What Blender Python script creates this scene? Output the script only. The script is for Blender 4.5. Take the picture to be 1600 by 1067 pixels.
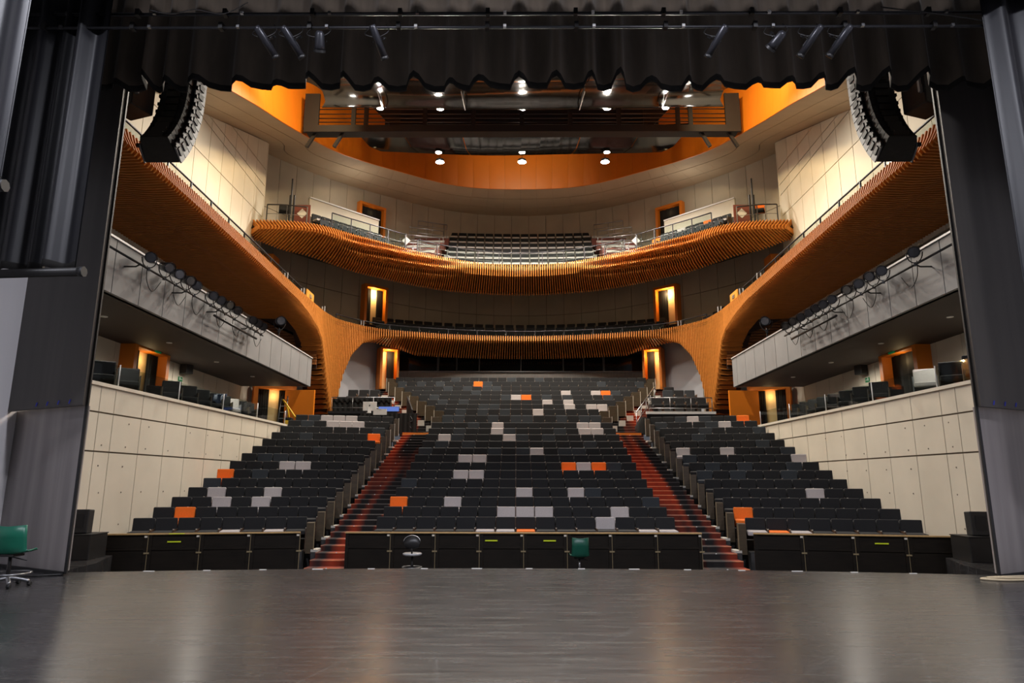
import bpy, bmesh, math, random
from mathutils import Vector, Matrix
random.seed(7)
for o in list(bpy.data.objects): bpy.data.objects.remove(o)
SC = bpy.context.scene
COL = SC.collection
PI = math.pi
# ------------------------------------------------------------------ camera
F = 1067.0
TH = math.atan(221.5 / F)
EYE, CX = 1.6, -0.247
YAW = math.atan(7.0 / F)
cam = bpy.data.cameras.new('camera'); cam.lens = 24.0; cam.sensor_width = 36.0
cam.clip_end = 300
co = bpy.data.objects.new('camera', cam); COL.objects.link(co)
co.matrix_world = (Matrix.Translation((CX, 0, EYE)) @ Matrix.Rotation(YAW, 4, 'Z')
                   @ Matrix.Rotation(PI / 2 + TH, 4, 'X') @ Matrix.Rotation(math.radians(0.12), 4, 'Z'))
SC.camera = co
# ------------------------------------------------------------------ world, exposure, big lights
w = bpy.data.worlds.new('world'); SC.world = w; w.use_nodes = True
w.node_tree.nodes['Background'].inputs[0].default_value = (0.85, 0.88, 1.0, 1)
w.node_tree.nodes['Background'].inputs[1].default_value = 0.055
SC.view_settings.view_transform = 'Standard'
try: SC.view_settings.look = 'None'
except Exception: pass
SC.view_settings.gamma = 1.0
SC.view_settings.use_curve_mapping = False
SC.view_settings.exposure = 0.85
P_DOWN, P_FRONT, P_COVE, P_STAGE, P_BOX, P_DOOR, P_BALC = 1600, 1700, 1000, 330, 40, 11, 25

def lamp(name, kind, loc, power, color=(1, .93, .82), aim=None, size=.3, angle=150, blend=.6, parent=None):
    d = bpy.data.lights.new(name, kind); d.energy = power; d.color = color
    if kind == 'SPOT':
        d.spot_size = math.radians(angle); d.spot_blend = blend; d.shadow_soft_size = size
    elif kind == 'AREA':
        d.shape = 'DISK'; d.size = size
    else: d.shadow_soft_size = size
    o = bpy.data.objects.new(name, d); COL.objects.link(o); o.location = loc
    if aim is not None:
        o.rotation_euler = (Vector(aim) - Vector(loc)).to_track_quat('-Z', 'Y').to_euler()
    if parent is not None:
        o.location = Vector(loc) - wloc(parent); o.parent = parent
    return o

# ------------------------------------------------------------------ pixel helpers (photo frame 1600x1067)
def ray(px, py):
    u = px - 800; v = 533.5 - py
    fw = F * math.cos(TH) - v * math.sin(TH); up = F * math.sin(TH) + v * math.cos(TH)
    c, s = math.cos(YAW), math.sin(YAW)
    return u * c - fw * s, u * s + fw * c, up
def atY(px, py, Y):
    x, y, z = ray(px, py); t = Y / y; return Vector((CX + x * t, Y, EYE + z * t))
def atX(px, py, X):
    x, y, z = ray(px, py); t = (X - CX) / x; return Vector((X, y * t, EYE + z * t))

# ------------------------------------------------------------------ materials
MAT = {}
def mat(name, col, rough=.6, metal=0., noise=None, bump=0., spec=.5, emit=None, sheen=0., coat=0.):
    m = bpy.data.materials.new(name); m.use_nodes = True
    nt = m.node_tree; b = nt.nodes['Principled BSDF']
    b.inputs['Base Color'].default_value = (*col, 1); b.inputs['Roughness'].default_value = rough
    b.inputs['Metallic'].default_value = metal; b.inputs['Specular IOR Level'].default_value = spec
    if sheen: b.inputs['Sheen Weight'].default_value = sheen
    if coat: b.inputs['Coat Weight'].default_value = coat
    if emit:
        b.inputs['Emission Color'].default_value = (*emit[0], 1); b.inputs['Emission Strength'].default_value = emit[1]
    if noise:   # (scale xyz, amount, detail)
        tc = nt.nodes.new('ShaderNodeTexCoord'); mp = nt.nodes.new('ShaderNodeMapping')
        mp.inputs['Scale'].default_value = noise[0]
        n = nt.nodes.new('ShaderNodeTexNoise'); n.inputs['Scale'].default_value = 1.0; n.inputs['Detail'].default_value = noise[2] if len(noise) > 2 else 4
        nt.links.new(tc.outputs['Object'], mp.inputs[0]); nt.links.new(mp.outputs[0], n.inputs['Vector'])
        cr = nt.nodes.new('ShaderNodeValToRGB'); a = noise[1]
        cr.color_ramp.elements[0].position = .3; cr.color_ramp.elements[1].position = .7
        cr.color_ramp.elements[0].color = (*[c * (1 - a) for c in col], 1)
        cr.color_ramp.elements[1].color = (*[min(1, c * (1 + a)) for c in col], 1)
        nt.links.new(n.outputs['Fac'], cr.inputs[0]); nt.links.new(cr.outputs[0], b.inputs['Base Color'])
        if bump:
            bp = nt.nodes.new('ShaderNodeBump'); bp.inputs['Strength'].default_value = bump; bp.inputs['Distance'].default_value = .02
            nt.links.new(n.outputs['Fac'], bp.inputs['Height']); nt.links.new(bp.outputs[0], b.inputs['Normal'])
    MAT[name] = m
    return m
mat('cream', (.66, .595, .48), .75, noise=((.7, .7, .7), .07, 6))
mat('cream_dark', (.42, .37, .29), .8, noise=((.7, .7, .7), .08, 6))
mat('joint', (.16, .13, .10), .9)
mat('cap', (.66, .60, .50), .6)
mat('grey', (.25, .246, .248), .75, noise=((1.2, 1.2, 1.2), .08, 6))
mat('grey_wall', (.46, .46, .49), .8, noise=((.8, .8, .8), .05, 5))
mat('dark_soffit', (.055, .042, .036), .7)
mat('soffit', (.47, .36, .24), .7, noise=((.5, .5, .5), .08, 6))
mat('orange', (.72, .20, .012), .45, noise=((.5, .5, .5), .06, 4))
mat('slat', (.56, .20, .035), .6, spec=.2, noise=((3, 3, 9), .09, 4))
mat('slat_core', (.035, .012, .004), .9)
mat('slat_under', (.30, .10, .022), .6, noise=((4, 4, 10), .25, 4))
mat('black', (.006, .006, .007), .6)
mat('black_paint', (.012, .011, .011), .45, noise=((6, 6, 6), .2, 4))
mat('black_gloss', (.006, .005, .005), .1, spec=.4)
mat('velvet', (.11, .082, .058), .85, sheen=.3, noise=((4, 4, 1), .2, 4))
mat('drape', (.0055, .0055, .0085), .5, sheen=.05, noise=((6, 6, 1), .25, 4))
mat('seat_black', (.0075, .0075, .0085), .85, sheen=.05, noise=((30, 30, 30), .2, 3))
mat('seat_slate', (.026, .031, .037), .85, sheen=.05, noise=((30, 30, 30), .15, 3))
mat('seat_white', (.46, .42, .41), .85, sheen=.1, noise=((30, 30, 30), .06, 3))
mat('seat_orange', (.86, .17, .008), .8, noise=((30, 30, 30), .06, 3))
mat('arm_wood', (.085, .045, .025), .5, noise=((20, 20, 3), .2, 4))
mat('end_wood', (.060, .041, .020), .5, noise=((6, 6, 22), .2, 4))
mat('terrace', (.045, .043, .042), .85)
mat('terrace_light', (.42, .40, .37), .8)
mat('kerb', (.55, .52, .46), .7)
mat('steel', (.32, .32, .33), .35, metal=.9)
mat('steel_dark', (.05, .05, .055), .4, metal=.7)
mat('white', (.75, .74, .72), .5)
mat('brass', (.26, .20, .11), .5, metal=.2)
mat('rail_wood', (.46, .29, .12), .45, noise=((8, 60, 8), .15, 4))
mat('barrier', (.010, .007, .0045), .5, spec=.25, noise=((1.5, 1.5, 14), .35, 4))
mat('tape', (.62, .72, .02), .5)
mat('green', (.008, .14, .085), .35, noise=((4, 4, 4), .08, 3))
mat('speaker_grey', (.17, .17, .18), .55)
mat('green_shaded', (.005, .075, .046), .4)  # the chair green again, darkened to put the pit's shade into the colour
mat('rust', (.20, .05, .028), .8, noise=((8, 8, 8), .2, 4))
mat('corridor', (.85, .62, .30), .8)
mat('lamp_on', (1, 1, 1), .5, emit=((1, .93, .82), 60))
mat('nosing', (.66, .26, .13), .6)
mat('exit', (.01, .16, .06), .5, emit=((.02, .5, .15), .04))
mat('red', (.55, .02, .02), .5)
mat('blue_screen', (.02, .04, .10), .2, emit=((.11, .18, .52), .55))
mat('alu', (.62, .61, .62), .45, metal=.3)
mat('yellow', (.75, .45, .02), .45)
mat('tower_low', (.27, .245, .24), .3, noise=((2.5, 2.5, .15), .3, 3))
mat('tower_up', (.060, .053, .048), .45, noise=((2.5, 2.5, .15), .25, 3))
mat('stage_wall', (.80, .77, .78), .7, noise=((1.2, 1.2, .1), .05, 3))
mat('reddish', (.19, .052, .038), .7)
mat('cable', (.55, .45, .30), .6)

mat('blue_tape', (.02, .03, .30), .5)
mat('black_cloth', (.010, .009, .008), .9)
mat('lantern', (.03, .03, .036), .35, metal=.4); mat('lens', (.08, .08, .09), .08, coat=1)
mat('speaker_black', (.014, .013, .013), .6, noise=((9, 9, 30), .3, 3))
mat('rail_orange', (.62, .26, .03), .5)
mat('sill', (.30, .29, .28), .7, noise=((20, 2, 2), .1, 3))
mat('mullion', (.10, .105, .11), .5)
mat('dark_glass', (.008, .009, .010), .08, spec=.6)
mat('coat', (.03, .05, .10), .8)
mat('seat_top', (.42, .42, .43), .3); mat('back_black', (.022, .021, .021), .4)

def glass_mat():
    m = bpy.data.materials.new('glass'); m.use_nodes = True; nt = m.node_tree; nt.nodes.clear()
    o = nt.nodes.new('ShaderNodeOutputMaterial'); mx = nt.nodes.new('ShaderNodeMixShader'); t = nt.nodes.new('ShaderNodeBsdfTransparent')
    t.inputs[0].default_value = (.86, .9, .88, 1)
    g = nt.nodes.new('ShaderNodeBsdfGlossy'); g.inputs['Roughness'].default_value = .03
    lw = nt.nodes.new('ShaderNodeLayerWeight'); lw.inputs[0].default_value = .25
    f = nt.nodes.new('ShaderNodeMath'); f.operation = 'MULTIPLY'; f.inputs[1].default_value = .16
    nt.links.new(lw.outputs['Facing'], f.inputs[0])
    nt.links.new(f.outputs[0], mx.inputs[0]); nt.links.new(t.outputs[0], mx.inputs[1]); nt.links.new(g.outputs[0], mx.inputs[2])
    nt.links.new(mx.outputs[0], o.inputs[0]); MAT['glass'] = m
glass_mat()

def floor_mat():
    m = bpy.data.materials.new('stage_floor'); m.use_nodes = True; nt = m.node_tree; b = nt.nodes['Principled BSDF']
    L = nt.links.new
    tc = nt.nodes.new('ShaderNodeTexCoord')
    def noise(scale, detail=4, rot=0):
        mp = nt.nodes.new('ShaderNodeMapping'); mp.inputs['Scale'].default_value = scale; mp.inputs['Rotation'].default_value = (0, 0, rot)
        n = nt.nodes.new('ShaderNodeTexNoise'); n.inputs['Scale'].default_value = 1; n.inputs['Detail'].default_value = detail
        L(tc.outputs['Object'], mp.inputs[0]); L(mp.outputs[0], n.inputs['Vector']); return n
    def ramp(n, p0, p1, c0, c1):
        r = nt.nodes.new('ShaderNodeValToRGB'); r.color_ramp.elements[0].position = p0; r.color_ramp.elements[1].position = p1
        r.color_ramp.elements[0].color = (*c0, 1); r.color_ramp.elements[1].color = (*c1, 1); L(n.outputs['Fac'], r.inputs[0]); return r
    big = ramp(noise((.35, .5, 1), 5), .35, .7, (.016, .0155, .0165), (.030, .0285, .030))
    streak = ramp(noise((3.5, 16, 1), 6), .5, .8, (0, 0, 0), (.020, .019, .019))
    fine = ramp(noise((18, 60, 1), 3), .62, .74, (0, 0, 0), (.15, .145, .145))
    cur = big.outputs[0]
    def add(a, bb):
        mx = nt.nodes.new('ShaderNodeMix'); mx.data_type = 'RGBA'; mx.blend_type = 'ADD'; mx.inputs['Factor'].default_value = 1
        L(a, mx.inputs['A']); L(bb, mx.inputs['B']); return mx.outputs['Result']
    cur = add(cur, streak.outputs[0]); cur = add(cur, fine.outputs[0])
    # long thin scratches in a few directions: edges of large stretched voronoi cells
    for rot, sc in ((.5, (.35, .9, 1)), (-.9, (.3, .75, 1)), (1.3, (.22, .6, 1))):
        mp = nt.nodes.new('ShaderNodeMapping'); mp.inputs['Scale'].default_value = sc; mp.inputs['Rotation'].default_value = (0, 0, rot)
        v = nt.nodes.new('ShaderNodeTexVoronoi'); v.feature = 'DISTANCE_TO_EDGE'; v.inputs['Scale'].default_value = 1
        L(tc.outputs['Object'], mp.inputs[0]); L(mp.outputs[0], v.inputs['Vector'])
        r = nt.nodes.new('ShaderNodeValToRGB'); r.color_ramp.elements[0].position = 0.0; r.color_ramp.elements[1].position = .0025
        r.color_ramp.elements[0].color = (.022, .022, .022, 1); r.color_ramp.elements[1].color = (0, 0, 0, 1)
        L(v.outputs['Distance'], r.inputs[0]); cur = add(cur, r.outputs[0])
    L(cur, b.inputs['Base Color'])
    rr = ramp(noise((1.0, 9, 1), 5), .3, .75, (.22, .22, .22), (.30, .30, .30))
    L(rr.outputs[0], b.inputs['Roughness']); b.inputs['Specular IOR Level'].default_value = 1.0
    bp = nt.nodes.new('ShaderNodeBump'); bp.inputs['Strength'].default_value = .018; bp.inputs['Distance'].default_value = .01
    L(noise((2, 22, 1), 4).outputs['Fac'], bp.inputs['Height']); L(bp.outputs[0], b.inputs['Normal'])
    MAT['stage_floor'] = m
floor_mat()

def carpet_mat():
    m = bpy.data.materials.new('carpet'); m.use_nodes = True; nt = m.node_tree; b = nt.nodes['Principled BSDF']; L = nt.links.new
    tc = nt.nodes.new('ShaderNodeTexCoord'); mp = nt.nodes.new('ShaderNodeMapping'); mp.inputs['Scale'].default_value = (1.5, .10, .10)
    n = nt.nodes.new('ShaderNodeTexNoise'); n.inputs['Scale'].default_value = 1; n.inputs['Detail'].default_value = 1.5
    g = nt.nodes.new('ShaderNodeNewGeometry')
    L(g.outputs['Position'], mp.inputs[0]); L(mp.outputs[0], n.inputs['Vector'])
    r = nt.nodes.new('ShaderNodeValToRGB'); e = r.color_ramp.elements
    e[0].position = .43; e[0].color = (.012, .010, .010, 1); e[1].position = .63; e[1].color = (.30, .034, .009, 1)
    L(n.outputs['Fac'], r.inputs[0]); L(r.outputs[0], b.inputs['Base Color']); b.inputs['Roughness'].default_value = .95
    MAT['carpet'] = m
    m2 = m.copy(); m2.name = 'nosing'; e2 = [n for n in m2.node_tree.nodes if n.type == 'VALTORGB'][0].color_ramp.elements
    e2[0].color = (.10, .09, .085, 1); e2[1].color = (.80, .27, .12, 1); MAT['nosing'] = m2
carpet_mat()

# ------------------------------------------------------------------ mesh helpers
def wloc(o):
    v = Vector((0, 0, 0))
    while o is not None: v += o.location; o = o.parent
    return v
class MB:
    def __init__(s): s.v = []; s.f = []; s.m = []; s.cur = 0; s.sm = []
    def add(s, vs, fs, smooth=False):
        b = len(s.v); s.v += [tuple(v) for v in vs]
        for f in fs: s.f.append([i + b for i in f]); s.m.append(s.cur); s.sm.append(smooth)
        return s
    def box(s, c, size, rz=0., rx=0., ry=0.):
        M = Matrix.Translation(c) @ Matrix.Rotation(rz, 4, 'Z') @ Matrix.Rotation(ry, 4, 'Y') @ Matrix.Rotation(rx, 4, 'X')
        x, y, z = [a / 2 for a in size]
        vs = [M @ Vector((i * x, j * y, k * z)) for i in (-1, 1) for j in (-1, 1) for k in (-1, 1)]
        return s.add(vs, [(0, 1, 3, 2), (4, 6, 7, 5), (0, 4, 5, 1), (2, 3, 7, 6), (0, 2, 6, 4), (1, 5, 7, 3)])
    def rbox(s, c, size, bev=.02, rz=0., rx=0., seg=2):
        bm = bmesh.new(); bmesh.ops.create_cube(bm, size=1)
        bmesh.ops.scale(bm, vec=size, verts=bm.verts)
        bmesh.ops.bevel(bm, geom=bm.edges[:], offset=bev, segments=seg, affect='EDGES', profile=.5)
        M = Matrix.Translation(c) @ Matrix.Rotation(rz, 4, 'Z') @ Matrix.Rotation(rx, 4, 'X')
        bm.verts.index_update()
        s.add([M @ v.co for v in bm.verts], [[v.index for v in f.verts] for f in bm.faces]); bm.free(); return s
    def tube(s, pts, r, n=6, cap=True):
        pts = [Vector(p) for p in pts]; rings = []
        up = Vector((0, 0, 1))
        for i, p in enumerate(pts):
            t = (pts[min(i + 1, len(pts) - 1)] - pts[max(i - 1, 0)]).normalized()
            a = t.cross(up)
            if a.length < 1e-3: a = t.cross(Vector((1, 0, 0)))
            a.normalize(); b = t.cross(a)
            rr = r[i] if isinstance(r, (list, tuple)) else r
            rings.append([p + a * rr * math.cos(2 * PI * k / n) + b * rr * math.sin(2 * PI * k / n) for k in range(n)])
        vs = [v for q in rings for v in q]; fs = []
        for i in range(len(pts) - 1):
            for k in range(n): fs.append((i * n + k, i * n + (k + 1) % n, (i + 1) * n + (k + 1) % n, (i + 1) * n + k))
        s.add(vs, fs, True)
        if cap: s.add(rings[0], [list(range(n))]); s.add(rings[-1], [list(range(n))[::-1]])
        return s
    def prism(s, poly, d):   # planar polygon (3D points) extruded by vector d
        n = len(poly); d = Vector(d); a = [Vector(p) for p in poly]; b = [p + d for p in a]
        return s.add(a + b, [list(range(n))[::-1], [n + i for i in range(n)]] + [(i, (i + 1) % n, n + (i + 1) % n, n + i) for i in range(n)])
    def strip(s, A, B, smooth=False):
        n = len(A); return s.add(list(A) + list(B), [(i, i + 1, n + i + 1, n + i) for i in range(n - 1)], smooth)
    def build(s, name, mats, parent=None, local=False, weld=True):
        me = bpy.data.meshes.new(name)
        off = Vector((0, 0, 0)) if (local or parent is None) else wloc(parent)
        me.from_pydata([tuple(Vector(v) - off) for v in s.v], [], s.f)
        if isinstance(mats, str): mats = [mats]
        for m in mats: me.materials.append(MAT[m])
        for p, mi, sm in zip(me.polygons, s.m, s.sm): p.material_index = mi; p.use_smooth = sm
        bm = bmesh.new(); bm.from_mesh(me)
        if weld and any(s.sm): bmesh.ops.remove_doubles(bm, verts=bm.verts, dist=1e-5)
        bmesh.ops.recalc_face_normals(bm, faces=bm.faces); bm.to_mesh(me); bm.free()
        o = bpy.data.objects.new(name, me); COL.objects.link(o)
        if parent is not None: o.parent = parent
        return o
def tag(o, label, cat, group=None, kind=None):
    o['label'] = label; o['category'] = cat
    if group: o['group'] = group
    if kind: o['kind'] = kind
    return o
def thing(name, label, cat, loc=(0, 0, 0), rz=0., group=None):
    o = bpy.data.objects.new(name, None); COL.objects.link(o); o.location = loc; o.rotation_euler = (0, 0, rz)
    return tag(o, label, cat, group)
def struct(o, label=None):
    o['kind'] = 'structure'
    if label: o['label'] = label
    return o
def sroot(name, label=None, loc=(0, 0, 0)):
    o = bpy.data.objects.new(name, None); COL.objects.link(o); o.location = loc; return struct(o, label)
def copy_tree(o, parent=None):
    c = o.copy(); COL.objects.link(c); c.parent = parent
    for ch in list(o.children): copy_tree(ch, c)
    return c
def spline(pts, n=12):
    P = [Vector(p) for p in pts]; out = []
    for i in range(len(P) - 1):
        p0 = P[max(i - 1, 0)]; p1 = P[i]; p2 = P[i + 1]; p3 = P[min(i + 2, len(P) - 1)]
        for k in range(n):
            t = k / n
            out.append(.5 * ((2 * p1) + (p2 - p0) * t + (2 * p0 - 5 * p1 + 4 * p2 - p3) * t * t + (3 * p1 - p0 - 3 * p2 + p3) * t ** 3))
    return out + [P[-1]]
class Path:      # arclength-parametrised polyline
    def __init__(s, pts):
        s.p = [Vector(q) for q in pts]; s.s = [0.]
        for a, b in zip(s.p, s.p[1:]): s.s.append(s.s[-1] + (b - a).length)
        s.L = s.s[-1]
    def at(s, d):
        d = min(max(d, 0), s.L)
        import bisect
        i = min(max(bisect.bisect_right(s.s, d) - 1, 0), len(s.p) - 2)
        t = (d - s.s[i]) / max(s.s[i + 1] - s.s[i], 1e-9)
        return s.p[i].lerp(s.p[i + 1], t)
    def tan(s, d): return (s.at(d + .05) - s.at(d - .05)).normalized()
    def near(s, q):
        q = Vector(q); i = min(range(len(s.p)), key=lambda k: (s.p[k] - q).length); return s.s[i]
def interp(x, tab):
    if x <= tab[0][0]: return tab[0][1]
    for (a, fa), (b, fb) in zip(tab, tab[1:]):
        if x <= b: return fa + (fb - fa) * (x - a) / max(b - a, 1e-9)
    return tab[-1][1]
def clip(poly, a, b, c):     # keep a*u+b*v+c >= 0
    out = []
    for i in range(len(poly)):
        p, q = poly[i], poly[(i + 1) % len(poly)]
        dp = a * p[0] + b * p[1] + c; dq = a * q[0] + b * q[1] + c
        if dp >= 0: out.append(p)
        if dp * dq < 0:
            t = dp / (dp - dq); out.append((p[0] + (q[0] - p[0]) * t, p[1] + (q[1] - p[1]) * t))
    return out
def split(polys, p, q, gap):
    dx, dy = q[0] - p[0], q[1] - p[1]; l = math.hypot(dx, dy); a, b = -dy / l, dx / l; c = -(a * p[0] + b * p[1])
    out = []
    for po in polys:
        for s in (1, -1):
            r = clip(po, a * s, b * s, c * s - gap / 2)
            if len(r) >= 3:
                ar = abs(sum(r[i][0] * r[(i + 1) % len(r)][1] - r[(i + 1) % len(r)][0] * r[i][1] for i in range(len(r)))) / 2
                if ar > .01: out.append(r)
    return out
ORD = ['zeroth', 'first', 'second', 'third', 'fourth', 'fifth', 'sixth', 'seventh', 'eighth', 'ninth', 'tenth', 'eleventh', 'twelfth', 'thirteenth', 'fourteenth', 'fifteenth', 'sixteenth']
SIDE = {-1: 'left', 1: 'right'}
# ================================================================== THE SETTING
# ---- stage floor
def stage_edge(x): return 13.72 - .0115 * x * x
xs = [-8.5 + i * .5 for i in range(35)]
poly = [(-14, -6, 0), (14, -6, 0), (14, 15.9, 0), (9.3, 15.9, 0), (8.75, 14.4, 0), (8.55, stage_edge(8.5), 0)] + [(x, stage_edge(x), 0) for x in reversed(xs)] + [(-8.55, stage_edge(8.5), 0), (-8.75, 14.4, 0), (-9.3, 15.9, 0), (-14, 15.9, 0)]
fl = struct(MB().prism(poly, (0, 0, -.5)).build('floor', 'stage_floor'), 'scuffed black stage floor')
for i in range(15):
    x = -7.0 + i; m = MB().box((x, stage_edge(x) - .05, .004), (.13 if i % 3 else .2, .035, .008)); m.build('edge_marker', 'white', fl)
m = MB().box((.05, stage_edge(0) + .06, -.03), (.72, .12, .03)); m.build('edge_plate', 'steel', fl)
# orchestra pit floor and lower structure
struct(MB().box((0, 15, -.66), (24, 6, .2)).build('floor', 'black_paint'), 'black floor of the lowered orchestra pit')
# ---- stage side walls (pale) and the outer walls of the boxes
for s in (-1, 1):
    struct(MB().box((s * 10.5, 3.5, 6), (.3, 20.7, 13)).build('wall_stage_' + SIDE[s], 'stage_wall'))
# ---- stalls rows data
DR = {r: 18.74 + .936 * (r - 1) for r in range(1, 14)}
DR.update({14: 31.85, 15: 32.75, 16: 33.6, 17: 34.45, 18: 35.3, 19: 36.15, 20: 37.0, 21: 37.9, 22: 38.65})
ZR = dict(zip(range(1, 23), [.72, .955, 1.205, 1.465, 1.74, 2.03, 2.32, 2.62, 2.92, 3.235, 3.56, 3.88, 4.205, 4.70, 5.09, 5.42, 5.74, 6.10, 6.43, 6.78, 7.18, 7.52]))
NR = {r: 15 for r in range(1, 14)}; NR.update({14: 14, 15: 14, 16: 16, 17: 18, 18: 20, 19: 22, 20: 24, 21: 26, 22: 27})
PITCH = .53
ZF = {r: ZR[r] - .86 for r in ZR}
# side blocks : inner end (X0, D), turned by PHI
PHI = math.radians(13); X0 = 5.78
def side_pt(s, r, k):     # centre of kth seat (k from the aisle)
    D = DR[r] - .1 if r < 14 else 30.85
    d = (k + .5) * PITCH
    return Vector((s * (X0 + d * math.cos(PHI)), D - d * math.sin(PHI), 0))
ZS = {r: ZR[r] for r in range(1, 14)}; ZS[14] = 4.53
# terraces: stalls floor
m = MB()
m.box((0, 17.9, -.75), (22, 1.5, .3)); m.box((0, 18.0, -.45), (8.1, 1.3, .62))
for r in range(1, 23):
    hw = NR[r] * PITCH / 2 + .06
    nx = DR.get(r + 1, 40.5)
    m.box((0, (DR[r] - .45 + nx - .45) / 2 if r < 22 else 39.6, ZF[r] - .5), (2 * hw, nx - DR[r] if r < 22 else 2.6, 1.0))
for s in (-1, 1):
    for r in range(1, 15):
        a = side_pt(s, r, 4); c = a + Vector((s * -math.sin(PHI) * 0, .1, ZS[r] - .86 - .4))
        m.box(c, (4.6, 1.15, .8), rz=-s * PHI)
struct(m.build('floor', 'terrace'), 'dark stepped floor under the stalls seats')

# ---- aisle stairs
def flight(s, name, label, pts, width, n, shift=0):
    root = sroot(name, label)
    A, B = Vector(pts[0]), Vector(pts[1]); run = B - A; hdir = Vector((run.x, run.y, 0)); L = hdir.length; hd = hdir / L
    side = Vector((1, 0, 0))
    for i in range(n):
        t0, t1 = i / n, (i + 1) / n
        p = A + run * t0; z = A.z + run.z * (i + 1) / n
        q = A + run * t1
        a0 = Vector((p.x, p.y, z)); a1 = Vector((q.x, q.y + .05, z))
        wv = side * width / 2
        poly = [a0 - wv, a0 + wv, a1 + wv, a1 - wv]
        st = MB().prism(poly, (0, 0, -.35)).build('step', 'carpet', root)
        n0 = a0 + Vector((0, -.012, .004))
        MB().prism([n0 - wv, n0 + wv, n0 + wv + Vector((0, .04, 0)), n0 - wv + Vector((0, .035, 0))], (0, 0, -.022)).build('nosing', 'nosing', st)
        if name.endswith(('1', '2')) and i % 2 == 0:
            MB().box(n0 + Vector((.12 * s, -.006, -.006)), (.035, .012, .02)).build('step_light', 'white', st)
    return root
for s, n in ((-1, 1), (1, 2)):
    flight(s, 'floor_stair_%d' % n, 'lower aisle stair with red and black carpet, %s side' % SIDE[s], ((s * 4.72, 17.25, -.56), (s * 4.72, 31.3, 3.72)), 1.32, 31)
    # landing
    r = sroot('floor_landing_%d' % n, 'carpeted landing between the stair flights, %s side' % SIDE[s])
    MB().box((s * 4.7, 31.75, 3.66), (1.5, .95, .4)).build('landing', 'carpet', r); MB().box((s * 4.7, 31.26, 3.76), (1.46, .03, .17)).build('riser', 'orange', r)
    flight(s, 'floor_stair_%d' % (n + 2), 'upper aisle stair with red and black carpet, %s side' % SIDE[s], ((s * 4.75, 32.1, 3.8), (s * 7.75, 39.3, 6.86)), 1.55, 19)
    # pale kerb blocks along the stairs
    k = sroot('trim_%d' % n, 'pale stepped kerb beside the %s lower aisle' % SIDE[s])
    for rr in range(1, 14):
        z = ZF[rr] + .03
        kb = MB().box((s * 5.46, DR[rr] - .25, z - .33), (.14, .5, .6)).build('kerb_block', 'terrace', k); MB().box((s * 5.45, DR[rr] - .25, z), (.17, .5, .06)).build('kerb_top', 'kerb', kb)
    k = sroot('trim_%d' % (n + 2), 'pale stepped kerb beside the %s upper aisle' % SIDE[s])
    for rr in range(14, 22):
        hw = NR[rr] * PITCH / 2
        MB().box((s * (hw + .62), DR[rr] - .4, ZF[rr] - .2), (.3, .4, .42)).build('kerb_block', 'kerb', k)

# ---- lower side walls : cream panels
def plane_panels(root, polys, fn, nrm, matname, thick=.05, pname='panel'):
    for po in polys:
        pts = [Vector(fn(*p)) for p in po]
        MB().prism(pts, Vector(nrm) * thick).build(pname, matname, root)
def lower_wall(s):
    root = sroot('wall_lower_' + SIDE[s], 'cream concrete panel wall on the %s of the stalls' % SIDE[s])
    def xw(D): return 10.56 - .044 * (D - 16.3)
    A, B = 13.8, 29.2
    m = MB(); m.prism([(s * xw(A), A, -.7), (s * xw(B), B, -.7), (s * xw(B), B, 4.0), (s * xw(A), A, 4.0)], (s * .25, 0, 0))
    m.build('backing', 'joint', root)
    polys = [[(A, -.7), (B, -.7), (B, 3.93), (A, 3.93)]]
    polys = split(polys, (A, 3.29), (B, 3.29), .04); polys = split(polys, (A, 2.34), (B, 2.34), .04)
    for px in (157, 179, 220, 256, 287, 316, 341, 366, 386, 404, 421):
        D = atX(px, 650, -10.45).y; polys = split(polys, (D, -1), (D, 5), .03)
    plane_panels(root, polys, lambda D, z: (s * (xw(D) - .002), D, z), (-s, 0, 0), 'cream', .035)
    # cap
    m = MB(); m.prism([(s * (xw(A) - .09), A, 3.93), (s * (xw(B) - .09), B, 3.93), (s * (xw(B) + .3), B, 3.93), (s * (xw(A) + .3), A, 3.93)], (0, 0, .085)); m.build('wall_cap', 'cap', root)
    # tie holes
    m = MB()
    for D in [15.3, 16.1, 17.0, 18.0, 18.9, 20, 21.1, 22.2, 23.3, 24.4]:
        for z in (.55, 1.35, 2.0, 2.5, 3.1):
            if random.random() < .75: m.box((s * (xw(D) - .037), D + random.uniform(-.1, .1), z), (.012, .035, .035))
    m.build('tie_holes', 'joint', root)['kind'] = 'stuff'
    # box floor behind the cap and the far end
    struct(MB().box((s * 12.25, 22.2, 3.72), (2.9, 16.6, .36)).build('floor', 'terrace'), 'dark floor of the %s side boxes' % SIDE[s])
for s in (-1, 1): lower_wall(s)

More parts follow.
